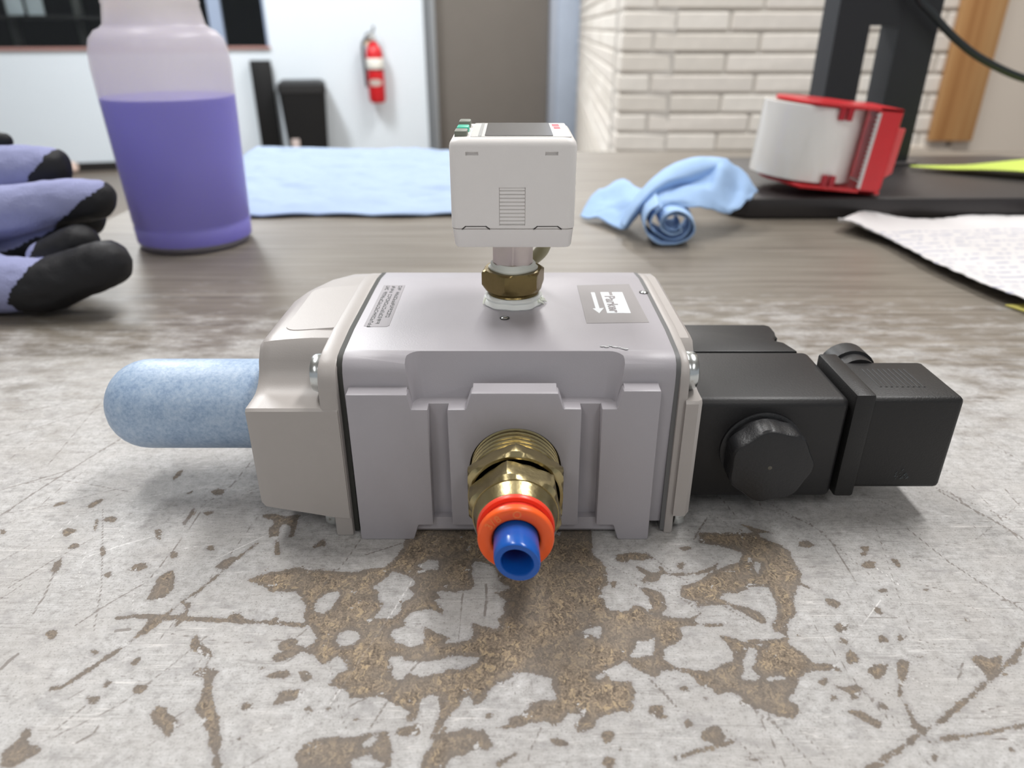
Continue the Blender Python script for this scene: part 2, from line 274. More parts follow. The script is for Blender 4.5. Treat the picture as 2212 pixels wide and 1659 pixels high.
WEAR_LINES="7|-649,1470 -676,1421 -706,1353 -730,1299 -755,1263 -774,1224 -806,1164 -838,1111;10|-835,1114 -850,1091 -872,1058 -897,1023 -915,1018;12|-876,1210 -844,1217 -794,1215 -723,1210 -637,1203 -546,1198 -457,1189;9|835,959 878,986 915,1009 952,1034;8|964,1042 1009,1071 1052,1102 1096,1139;7|769,901 819,908 888,919 966,935;8|755,915 706,884 671,867 631,846;7|293,867 337,881 377,892 410,901"
SCRATCH="4|463,978 495,937 538,851;3|538,926 573,857;4|420,898 448,848;4|714,1640 813,1515 819,1297;6|1209,1704 1282,1572 1316,1487;5|1038,1529 1076,1397 1154,1233;4|888,908 916,905 935,887;6|278,1043 300,1009 318,977;3|398,930 437,869;3|491,961 509,909;3|449,892 468,858;3|55,930 36,889 25,850;3|-3,1040 11,993;6|-62,1321 -57,1272 -62,1217;3|-659,1159 -702,1078 -763,979 -866,897;8|-870,1616 -867,1547;3|-684,1581 -700,1445 -760,1137 -794,1137;4|-1117,1616 -965,1310 -912,1173;5|-1117,1404 -1082,1279 -1075,1224;3|-738,1164 -594,1137 -464,1150;8|-1048,1066 -1044,1091 -1038,1107;3|-803,1054 -712,1027 -526,1031;5|-803,897 -779,917 -778,937;4|-856,924 -827,979;9|-864,1173 -836,1177;5|-1379,1586 -1341,1723 -1294,1870 -1251,1991;3|-1300,1619 -1287,1738 -1264,1814;4|-807,1716 -783,1912;2|-877,1554 -849,1632 -760,1837;3|897,963 945,978 987,970;4|900,1042 934,1085;3|700,1009 714,982 734,937;2|775,1314 793,1212 860,1212;5|1238,1704 1264,1586;2|1420,1655 1185,1481 1089,1461;2|1270,1416 1228,1481 1211,1579;3|1199,2045 1320,1727 1298,1459;3|1477,2139 1546,1850;4|1424,2987 1779,2879;3|656,1637 791,1554 870,1323"
WHITE_SCRATCH="3|849,1270 732,1148;3|-1063,1652 -965,1698;5|-1481,3225 -1297,2882;3|-1070,1439 -1045,1364 -992,1279;3|-895,1326 -856,1234;3|-1034,1534 -993,1482;3|-1189,1494 -1167,1599 -1122,1619;4|-78,906 -75,900"
# ------------------------------------------------------------------ the room
TS, TC = 0.2288, 0.9735
def W(s, d, z):
    return (-2.6 + s*TC + d*TS, 5.05 + s*TS - d*TC, z)
def wbox(bm, s0, s1, d0, d1, z0, z1):
    vs = [bm.verts.new(W(s, d, z)) for s, d, z in ((s0,d1,z0),(s1,d1,z0),(s1,d0,z0),(s0,d0,z0),(s0,d1,z1),(s1,d1,z1),(s1,d0,z1),(s0,d0,z1))]
    for f in ((0,3,2,1),(4,5,6,7),(0,1,5,4),(1,2,6,5),(2,3,7,6),(3,0,4,7)):
        bm.faces.new([vs[i] for i in f])

M_white = plain('white_wall_paint', (222, 231, 239), 0.55, var=0.015, scale=3)
M_beige = plain('beige_wall_paint', (226, 214, 200), 0.6, var=0.02, scale=4)
M_floor = plain('floor_sheet', (118, 108, 98), 0.35, var=0.12, scale=5)
M_ceil = plain('ceiling_paint', (225, 224, 220), 0.8)
M_black = plain('black_rubber_trim', (30, 27, 26), 0.6)
M_steel = plain('painted_door_frame', (176, 184, 198), 0.45, var=0.06, scale=8)
M_steel2 = plain('grey_frame_edge', (120, 124, 128), 0.4)
M_door = plain('door_leaf_taupe', (112, 107, 102), 0.2, var=0.05, scale=6)

b = new_bm(); box(b, -6.5, 5.0, -4.0, 9.0, -0.80, -0.75); obj('floor', b, M_floor, kind='structure')
b = new_bm(); box(b, -6.5, 5.0, -4.0, 9.0, 2.0, 2.06); obj('ceiling', b, M_ceil, kind='structure')

WZ0, WZ1 = -0.75, 2.0
b = new_bm()
wbox(b, -4.0, 1.02, -0.12, 0.0, WZ0, -0.012)
wbox(b, -4.0, -1.4, -0.12, 0.0, -0.012, WZ1)
wbox(b, -1.4, 1.02, -0.12, 0.0, 1.15, WZ1)
wbox(b, 1.02, 2.05, -0.12, 0.0, WZ0, WZ1)
wbox(b, 2.05, 3.16, -0.12, 0.0, 1.36, WZ1)
wbox(b, 3.16, 3.4, -0.12, 0.0, WZ0, WZ1)
wall_back = obj('wall_back', b, M_white, kind='structure', smooth=0)
b = new_bm(); wbox(b, -4.0, 0.80, 0.0, 0.016, WZ0, -0.695); wbox(b, 0.80, 2.05, 0.0, 0.016, WZ0, -0.695)
obj('baseboard_back', b, M_black, kind='structure', smooth=0)

# window with sill, frame, mullion and pane; a dim room lies beyond it
win = bpy.data.objects.new('window_1', None); COL.objects.link(win); win.location = W(-0.2, 0, 0); win['kind'] = 'structure'
M_sill = plain('reddish_wood_sill', (168, 128, 122), 0.5, var=0.15, scale=20)
M_wfr = plain('window_frame_grey', (150, 165, 190), 0.5)
b = new_bm(); wbox(b, -1.4, 1.025, -0.12, 0.02, -0.012, 0.004); obj('sill', b, M_sill, win, 0)
b = new_bm()
wbox(b, -1.4, 1.02, -0.10, -0.05, 1.12, 1.15); wbox(b, 1.0, 1.02, -0.10, -0.05, 0.004, 1.12); wbox(b, -1.4, -1.38, -0.10, -0.05, 0.004, 1.12)
obj('frame', b, M_wfr, win, 0)
b = new_bm(); wbox(b, 0.665, 0.745, -0.10, -0.02, 0.004, 1.12); obj('mullion', b, M_wfr, win, 0)
gm, nt, bs = nodes_of('window_glass')
bs.inputs['Base Color'].default_value = (0.8, 0.86, 0.88, 1); bs.inputs['Transmission Weight'].default_value = 1.0
bs.inputs['Roughness'].default_value = 0.0; bs.inputs['IOR'].default_value = 1.3
for s0, s1 in ((-1.38, 0.665), (0.745, 1.0)):
    b = new_bm(); wbox(b, s0, s1, -0.082, -0.078, 0.004, 1.12); obj('pane', b, gm, win, 0)
M_dim_room = plain('dim_room_shade', (44, 44, 46), 0.8, var=0.3, scale=4)  # wall colour carries the dimness of the room beyond
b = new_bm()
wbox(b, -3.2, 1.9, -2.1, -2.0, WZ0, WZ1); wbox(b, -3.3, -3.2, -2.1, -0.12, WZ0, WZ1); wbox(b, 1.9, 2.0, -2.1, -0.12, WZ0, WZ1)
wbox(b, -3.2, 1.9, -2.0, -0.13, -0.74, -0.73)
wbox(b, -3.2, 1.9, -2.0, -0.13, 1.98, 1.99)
obj('wall_beyond', b, M_dim_room, kind='structure', smooth=0)
# things dimly seen through the window
M_pale = plain('pale_card', (225, 230, 232), 0.6); M_red2 = plain('dull_red_paint', (190, 60, 66), 0.5); M_grey3 = plain('grey_rack_steel', (92, 90, 86), 0.5)
b = new_bm()
for sa in (-0.62, -0.50):
    wbox(b, sa, sa+0.1, -0.42, -0.40, 0.188, 0.70)
bev(b, 0.004, 2)
t = obj('folder', b, M_pale); tag(t, 'white folders standing bright behind the dark window at far left', 'folder')
rk = thing('storage_rack', W(-0.2, -0.6, -0.72), 'grey steel storage rack dimly seen through the dark window', 'rack')
for sa in (-0.70, -0.28, 0.22):
    b = new_bm(); wbox(b, sa, sa+0.05, -0.66, -0.61, -0.72, 1.3); bev(b, 0.003, 1); obj('post', b, M_grey3, rk)
for z in (-0.3, 0.165, 0.75):
    b = new_bm(); wbox(b, -0.72, 0.29, -0.72, -0.36, z, z+0.02); bev(b, 0.003, 1); obj('shelf', b, plain('dark_shelf_board', (46, 42, 40), 0.6), rk)
b = new_bm(); lathe(b, [(0, 0), (0.05, 0), (0.075, 0.03), (0.075, 0.17), (0.05, 0.2), (0.03, 0.22), (0, 0.22)], W(0.02, -0.52, 0.188), (0, 0, 1), 24)
t = obj('canister', b, M_red2); tag(t, 'red canister on the rack behind the dark window', 'canister')

# door and its frame
door = bpy.data.objects.new('door_1', None); COL.objects.link(door); door.location = W(2.55, 0, -0.75); door['kind'] = 'structure'
b = new_bm(); wbox(b, 2.125, 2.955, -0.09, -0.045, WZ0+0.01, 1.30); bev(b, 0.003, 1); obj('door_leaf', b, M_door, door)
b = new_bm(); wbox(b, 2.05, 2.085, -0.12, 0.012, WZ0, 1.36); bev(b, 0.003, 1); obj('jamb', b, M_steel2, door)
b = new_bm(); wbox(b, 2.085, 2.125, -0.12, 0.035, WZ0, 1.36); bev(b, 0.004, 2); obj('jamb', b, plain('grey_jamb', (142, 146, 150), 0.4), door)
b = new_bm(); wbox(b, 2.955, 2.995, -0.12, 0.02, WZ0, 1.36); bev(b, 0.004, 2); obj('jamb', b, M_steel, door)
b = new_bm(); wbox(b, 2.995, 3.16, -0.12, 0.03, WZ0, 1.36); bev(b, 0.006, 2); obj('jamb', b, plain('pale_blue_jamb', (176, 188, 206), 0.4, var=0.08, scale=9), door)
b = new_bm(); wbox(b, 2.125, 2.955, -0.12, 0.03, 1.30, 1.36); obj('door_head', b, M_steel, door, 0)

# brick walls: mortar backing plus every brick
BR_L, BR_P, BR_H = 0.2945, 0.0527, 0.0445
M_mortar = plain('grey_mortar', (200, 195, 188), 0.9, var=0.1, scale=80)
mbrick = []
for i, c in enumerate(((240, 234, 226), (232, 226, 217), (244, 239, 231))):
    mbrick.append(plain('cream_brick_%d' % i, c, 0.75, var=0.10, scale=28, bump=0.6, bscale=160))
CX0, CY0 = 0.301, 2.2
RX, RY = W(3.16, 0.02, 0)[:2]
rl = math.hypot(RX-CX0, RY-CY0); rdx, rdy = (RX-CX0)/rl, (RY-CY0)/rl
b = new_bm(); box(b, CX0+0.008, 1.28, CY0+0.008, CY0+0.2, WZ0, WZ1)
wall_right = obj('wall_right', b, M_mortar, kind='structure', smooth=0)
b = new_bm()
def RW(u, d, z): return (CX0 + rdx*u + rdy*d, CY0 + rdy*u - rdx*d, z)   # d > 0 goes into the wall
vs = [b.verts.new(RW(u, d, z)) for u, d, z in ((0.008,0.008,WZ0),(rl,0.008,WZ0),(rl,0.15,WZ0),(0.008,0.15,WZ0),(0.008,0.008,WZ1),(rl,0.008,WZ1),(rl,0.15,WZ1),(0.008,0.15,WZ1))]
for f in ((0,3,2,1),(4,5,6,7),(0,1,5,4),(1,2,6,5),(2,3,7,6),(3,0,4,7)): b.faces.new([vs[i] for i in f])
wall_side = obj('wall_side', b, M_mortar, kind='structure', smooth=0)

def brick_mesh(length, seed):
    bb = new_bm(); rnd = random.Random(seed)
    box(bb, 0.004, length-0.004, 0.0, 0.03, 0.004, BR_H+0.004)
    bev(bb, 0.004, 1)
    for v in bb.verts:
        v.co += Vector((rnd.uniform(-1, 1)*0.001, rnd.uniform(-1, 1)*0.0012, rnd.uniform(-1, 1)*0.0008))
    me = finish(bb, 'brick', mbrick[seed % 3], 0)
    return me
full = [brick_mesh(BR_L, i) for i in range(6)]
head = [brick_mesh(0.0885, i) for i in range(6)]
ROW0 = 0.1061 - 0.0527*16     # bottom joint of the lowest course
def lay(parent, origin, ang, me, mirror=False):
    o = bpy.data.objects.new('brick', me); COL.objects.link(o)
    o.parent = parent; o.location = Vector(origin) - world_of(parent); o.rotation_euler = (0, 0, ang)
    return o
rang = math.atan2(rdy, rdx)
rest_f, rest_s = new_bm(), new_bm()
nb = 0
for r in range(37):
    z = ROW0 + r*BR_P
    even = (r % 2 == 0)       # the course under z = .1061 (r = 15) starts with a header
    seen_f = 7 <= r <= 24; seen_s = 8 <= r <= 20
    x = 0.0
    first = True
    while x < 0.97:
        L = 0.0885 if (first and not even) else BR_L
        first = False
        if x + L > 1.02: L = 0.0885
        if seen_f:
            lay(wall_right, (CX0 + x, CY0, z), 0, random.choice(head if L < 0.1 else full)); nb += 1
        else:
            box(rest_f, CX0+x+0.004, CX0+x+L-0.004, CY0, CY0+0.03, z+0.004, z+BR_H)
        x += L
    u = 0.0; first = True
    while u < rl - 0.1:
        L = 0.0885 if (first and even) else BR_L
        first = False
        me = random.choice(head if L < 0.1 else full)
        if seen_s:
            # on the return the brick runs away from the corner and its face looks to the left
            o = lay(wall_side, RW(u, 0, z), rang, me); o.scale = (1, -1, 1); nb += 1
        else:
            q = [RW(u+a, d, zz) for a, d, zz in ((0.004,0,z+0.004),(L-0.004,0,z+0.004),(L-0.004,0.03,z+0.004),(0.004,0.03,z+0.004),(0.004,0,z+BR_H),(L-0.004,0,z+BR_H),(L-0.004,0.03,z+BR_H),(0.004,0.03,z+BR_H))]
            vs = [rest_s.verts.new(p) for p in q]
            for f in ((0,3,2,1),(4,5,6,7),(0,1,5,4),(1,2,6,5),(2,3,7,6),(3,0,4,7)): rest_s.faces.new([vs[i] for i in f])
        u += L
obj('brickwork', rest_f, mbrick[0], wall_right, 0, kind='stuff')
obj('brickwork', rest_s, mbrick[1], wall_side, 0, kind='stuff')

b = new_bm(); box(b, 1.28, 4.0, CY0-0.005, CY0+0.2, WZ0, WZ1); obj('wall_corner', b, M_beige, kind='structure', smooth=0)
b = new_bm(); box(b, 1.10, 1.28, CY0-0.012, CY0+0.01, WZ0, -0.195); obj('trim_2', b, M_beige, kind='structure', smooth=0)
# wooden board fixed upright where brick and plaster meet
def grain_mat(name, c1, c2, c3, axis_scale, rough=0.5):
    m, nt, bs = nodes_of(name); L = nt.links.new
    tc = N(nt, 'ShaderNodeTexCoord'); mp = N(nt, 'ShaderNodeMapping'); mp.inputs['Scale'].default_value = axis_scale
    nz = N(nt, 'ShaderNodeTexNoise'); nz.inputs['Scale'].default_value = 1; nz.inputs['Detail'].default_value = 6; nz.inputs['Distortion'].default_value = 0.6
    L(tc.outputs['Object'], mp.inputs[0]); L(mp.outputs[0], nz.inputs['Vector'])
    r = ramp(nt, [(0.3, lin(c1)), (0.5, lin(c2)), (0.72, lin(c3))]); L(nz.outputs['Fac'], r.inputs[0]); L(r.outputs[0], bs.inputs['Base Color'])
    bs.inputs['Roughness'].default_value = rough
    return m
M_board = grain_mat('oiled_board', (176, 122, 72), (202, 150, 96), (214, 168, 114), (40, 40, 1.5))
b = new_bm(); box(b, 1.202, 1.322, CY0-0.03, CY0-0.006, -0.176, 1.4); bev(b, 0.003, 2); obj('trim_1', b, M_board, kind='structure')

# ------------------------------------------------------------------ fire extinguisher on the wall
M_red = plain('red_enamel', (206, 32, 40), 0.3, var=0.05)
M_lab = plain('label_white', (236, 234, 226), 0.5)
M_alu = plain('dull_aluminium', (196, 198, 198), 0.4, metal=0.6)
M_hose = plain('black_hose', (40, 44, 50), 0.5)
c = Vector(W(1.695, 0.095, -0.35))
ext = thing('fire_extinguisher', c, 'red fire extinguisher with white bands hung on the white wall', 'extinguisher')
b = new_bm(); lathe(b, [(0, 0), (0.045, 0), (0.052, 0.012), (0.056, 0.02), (0.057, 0.30), (0.05, 0.335), (0.032, 0.362), (0.02, 0.372), (0.02, 0.385), (0, 0.385)], c, (0,0,1), 32); obj('cylinder', b, M_red, ext)
b = new_bm(); lathe(b, [(0.0574, 0.215), (0.0580, 0.216), (0.0580, 0.279), (0.0574, 0.28)], c, (0,0,1), 32, caps=(False, False)); obj('label_band', b, M_lab, ext, label='white label band')
b = new_bm(); lathe(b, [(0.0574, 0.205), (0.0580, 0.206), (0.0580, 0.213), (0.0574, 0.214)], c, (0,0,1), 32, caps=(False, False)); obj('label_edge', b, M_hose, ext)
b = new_bm()
rings = []
for k in range(9):
    a = -math.pi/2 + (k-4)*0.2
    hh = 0.022*math.sqrt(max(0.02, 1-((k-4)/4.4)**2))
    base = c + Vector((math.cos(a+0.05)*0.0582, math.sin(a+0.05)*0.0582, 0.13))
    rings.append([base + Vector((0,0,-hh)), base + Vector((0,0,hh))])
loft(b, rings, caps=False, closed=False); bmesh.ops.solidify(b, geom=b.faces[:], thickness=0.0006); obj('label_oval', b, M_lab, ext, label='white oval label')
b = new_bm(); lathe(b, [(0, 0.38), (0.018, 0.38), (0.02, 0.40), (0.014, 0.425), (0, 0.425)], c, (0,0,1), 20); obj('valve_head', b, M_alu, ext)
b = new_bm(); tube(b, [c+Vector((-0.05,0,0.36)), c+Vector((-0.03,0,0.395)), c+Vector((0.0,0,0.415))], 0.014, 10); obj('carry_handle', b, plain('cream_plastic', (232, 214, 190), 0.5), ext)
b = new_bm(); tube(b, catmull([c+Vector((-0.055,0,0.385)), c+Vector((-0.04,0,0.425)), c+Vector((0.0,0,0.44)), c+Vector((0.008,0,0.475))], 5), 0.008, 8); obj('lever', b, M_steel2, ext)
b = new_bm(); tube(b, catmull([c+Vector((-0.015,-0.01,0.405)), c+Vector((-0.055,-0.01,0.39)), c+Vector((-0.074,0,0.35)), c+Vector((-0.072,0,0.25)), c+Vector((-0.068,0,0.16)), c+Vector((-0.066,0,0.10))], 6), 0.0095, 10); obj('hose', b, M_hose, ext)
b = new_bm(); wbox(b, 1.66, 1.73, 0.004, 0.05, -0.02, 0.03); bev(b, 0.004, 1); obj('wall_bracket', b, M_steel2, ext)

# ------------------------------------------------------------------ bins by the wall
M_bin = plain('black_bin_plastic', (22, 22, 23), 0.5, spec=0.3)
bc = W(1.20, 0.2, -0.75)
binr = thing('waste_bin', bc, 'black rectangular waste bin standing on the floor by the white wall', 'bin')
b = new_bm()
def wrect(s0, s1, d0, d1, z, r=0.03):
    return [W(s, d, z) for s, d in rrect(s0, s1, d0, d1, r, 4)]
loft(b, [wrect(1.085, 1.325, 0.05, 0.30, -0.75), wrect(1.055, 1.35, 0.03, 0.33, -0.262), wrect(1.065, 1.34, 0.04, 0.32, -0.262), wrect(1.09, 1.32, 0.06, 0.29, -0.74)]); obj('body', b, M_bin, binr)
b = new_bm(); loft(b, [wrect(1.05, 1.355, 0.025, 0.335, -0.262), wrect(1.05, 1.355, 0.025, 0.335, -0.215), wrect(1.075, 1.33, 0.05, 0.31, -0.196)]); obj('lid', b, plain('black_bin_lid', (30, 30, 31), 0.5), binr)
b = new_bm(); loft(b, [[W(s, d, z) for s, d in rrect(1.10, 1.15, 0.325, 0.332, 0.003, 2)] for z in (-0.60, -0.545)]); bev(b, 0.002, 1); obj('sticker', b, plain('pale_pink_tag', (205, 190, 186), 0.5), binr, label='small pale sticker')
b = new_bm(); wbox(b, 0.883, 1.016, 0.02, 0.075, -0.75, -0.079); bev(b, 0.006, 2)  # black slab added in place of a dark opening
t = obj('dark_opening_panel', b, M_bin); tag(t, 'tall narrow black panel standing in for a dark opening left of the waste bin', 'panel')
b = new_bm()
cc = W(-0.345, 0.02, -0.742)
bmesh.ops.create_icosphere(b, subdivisions=2, radius=0.03)
for v in b.verts:
    n = mnoise.noise(v.co*40); v.co = v.co*(1+0.35*n); v.co.z *= 1.2; v.co += Vector(cc)+Vector((0.04, -0.05, 0.033))
t = obj('paper_wad', b, plain('pinkish_paper', (214, 190, 178), 0.8)); tag(t, 'small crumpled pale wad on the floor at the black baseboard', 'paper')
# ------------------------------------------------------------------ the bench
TX0, TX1, TY0, TY1 = -0.276, 1.2, -0.30, 0.7947
bench = thing('work_table', (0.46, 0.25, -0.75), 'grain-print laminate work table, its near edge worn through to chipboard', 'table')
GX0, GX1, GY0, GY1, GS = -0.204, 0.204, 0.0720, 0.2598, 0.0006
nx = int(round((GX1-GX0)/GS))+1; ny = int(round((GY1-GY0)/GS))+1
gx = GX0 + np.arange(nx)*GS; gy = GY0 + np.arange(ny)*GS
GX1, GY1 = gx[-1], gy[-1]

def polys(s):
    return [np.array([[float(a) for a in p.split(',')] for p in q.split()])*1e-4 for q in s.split(';')]
def lines(s):
    out = []
    for q in s.split(';'):
        w, pts = q.split('|'); out.append((float(w)*1e-4, np.array([[float(a) for a in p.split(',')] for p in pts.split()])*1e-4))
    return out
PAD = 0.004
def window(P, pad=PAD):
    i0 = max(0, int((P[:,0].min()-pad-GX0)/GS)); i1 = min(nx, int((P[:,0].max()+pad-GX0)/GS)+2)
    j0 = max(0, int((P[:,1].min()-pad-GY0)/GS)); j1 = min(ny, int((P[:,1].max()+pad-GY0)/GS)+2)
    return i0, max(i0, i1), j0, max(j0, j1)
def segdist(X, Y, P, closed):
    D = np.full(X.shape, 1.0)
    n = len(P)
    for k in range(n if closed else n-1):
        a, c = P[k], P[(k+1) % n]; d = c-a; L2 = max(1e-12, d@d)
        t = np.clip(((X-a[0])*d[0]+(Y-a[1])*d[1])/L2, 0, 1)
        D = np.minimum(D, np.hypot(X-a[0]-t*d[0], Y-a[1]-t*d[1]))
    return D
def sdf(X, Y, P):
    D = segdist(X, Y, P, True); ins = np.zeros(X.shape, bool); n = len(P)
    for k in range(n):
        a, c = P[k], P[(k+1) % n]
        if a[1] == c[1]: continue
        cr = ((a[1] > Y) != (c[1] > Y)) & (X < (c[0]-a[0])*(Y-a[1])/(c[1]-a[1]) + a[0])
        ins ^= cr
    return np.where(ins, D, -D)
wear = np.full((nx, ny), -PAD); scr = np.full((nx, ny), -PAD); wsc = np.full((nx, ny), -PAD)
def grid(w): return np.meshgrid(gx[w[0]:w[1]], gy[w[2]:w[3]], indexing='ij')
for P in polys(WEAR_POS):
    w = window(P)
    if w[1] > w[0] and w[3] > w[2]:
        X, Y = grid(w); S = wear[w[0]:w[1], w[2]:w[3]]; np.maximum(S, sdf(X, Y, P), out=S)
for P in polys(WEAR_NEG):
    w = window(P)
    if w[1] > w[0] and w[3] > w[2]:
        X, Y = grid(w); S = wear[w[0]:w[1], w[2]:w[3]]; np.minimum(S, -sdf(X, Y, P), out=S)
for txt, F in ((WEAR_LINES, wear), (SCRATCH, scr), (WHITE_SCRATCH, wsc)):
    for wd, P in lines(txt):
        w = window(P)
        if w[1] > w[0] and w[3] > w[2]:
            X, Y = grid(w); S = F[w[0]:w[1], w[2]:w[3]]; np.maximum(S, wd/2 - segdist(X, Y, P, False), out=S)

# the many fine cuts of a used bench: mostly slanting outwards from the middle
rs_ = random.Random(21)
for k in range(230):
    x = rs_.uniform(GX0+0.01, GX1-0.01); y = rs_.uniform(GY0+0.004, GY1-0.03)
    a = math.radians(rs_.gauss(-50 if x > 0 else 232, 22)) if rs_.random() < 0.72 else rs_.uniform(0, math.pi)
    L_ = rs_.choice((0.006, 0.01, 0.016, 0.03, 0.05))*rs_.uniform(0.6, 1.2)
    bend = rs_.uniform(-0.1, 0.1)
    P = np.array([(x, y), (x+0.5*L_*math.cos(a), y+0.5*L_*math.sin(a)), (x+L_*math.cos(a+bend), y+L_*math.sin(a+bend))])
    wd = rs_.choice((0.00022, 0.0003, 0.0004))
    F = scr if rs_.random() < 0.88 else wsc
    w = window(P)
    if w[1] > w[0] and w[3] > w[2]:
        X, Y = grid(w); S = F[w[0]:w[1], w[2]:w[3]]; np.maximum(S, wd/2 - segdist(X, Y, P, False), out=S)

XX, YY = np.meshgrid(gx, gy, indexing='ij')
verts = np.stack([XX.ravel(), YY.ravel(), np.zeros(XX.size)], 1)
idx = np.arange(nx*ny).reshape(nx, ny)
quads = np.stack([idx[:-1,:-1].ravel(), idx[1:,:-1].ravel(), idx[1:,1:].ravel(), idx[:-1,1:].ravel()], 1)
ev = [(TX0,TY0,0),(TX1,TY0,0),(TX1,TY1,0),(TX0,TY1,0),(GX0,TY0,0),(GX1,TY0,0),(GX1,TY1,0),(GX0,TY1,0)]
r_ = 0.002
th = -0.028
low = [(TX0-r_,TY0-r_,-r_),(TX1+r_,TY0-r_,-r_),(TX1+r_,TY1+r_,-r_),(TX0-r_,TY1+r_,-r_),(TX0-r_,TY0-r_,th),(TX1+r_,TY0-r_,th),(TX1+r_,TY1+r_,th),(TX0-r_,TY1+r_,th)]
nb0 = len(verts)
verts = np.vstack([verts, np.array(ev+low)])
E_ = lambda k: nb0+k
c00, c10, c11, c01 = idx[0,0], idx[-1,0], idx[-1,-1], idx[0,-1]
extra = [(E_(0),E_(4),c00,c01,E_(7),E_(3)), (E_(5),E_(1),E_(2),E_(6),c11,c10), (E_(4),E_(5),c10,c00), (c01,c11,E_(6),E_(7))]
sides = []
loop = [[0,4,5,1],[1,2],[2,6,7,3],[3,0]]
lw = [8,9,10,11]
for k, seg in enumerate(loop):
    a, c = lw[k], lw[(k+1) % 4]
    sides.append(tuple([E_(a), E_(c)] + [E_(q) for q in seg[::-1]]))
    sides.append((E_(a+4), E_(c+4), E_(c), E_(a)))
sides.append((E_(15), E_(14), E_(13), E_(12)))
faces = quads.tolist() + [list(map(int, f)) for f in extra + sides]
me = bpy.data.meshes.new('tabletop'); me.from_pydata(verts.tolist(), [], faces); me.update()
def attr(name, A):
    a = me.attributes.new(name, 'FLOAT', 'POINT')
    full_ = np.full(len(verts), -4.0, np.float32); full_[:nb0] = np.clip(A, -PAD, PAD).ravel()*1000
    a.data.foreach_set('value', full_)
attr('wear', wear); attr('scratch', scr); attr('white_scratch', wsc)

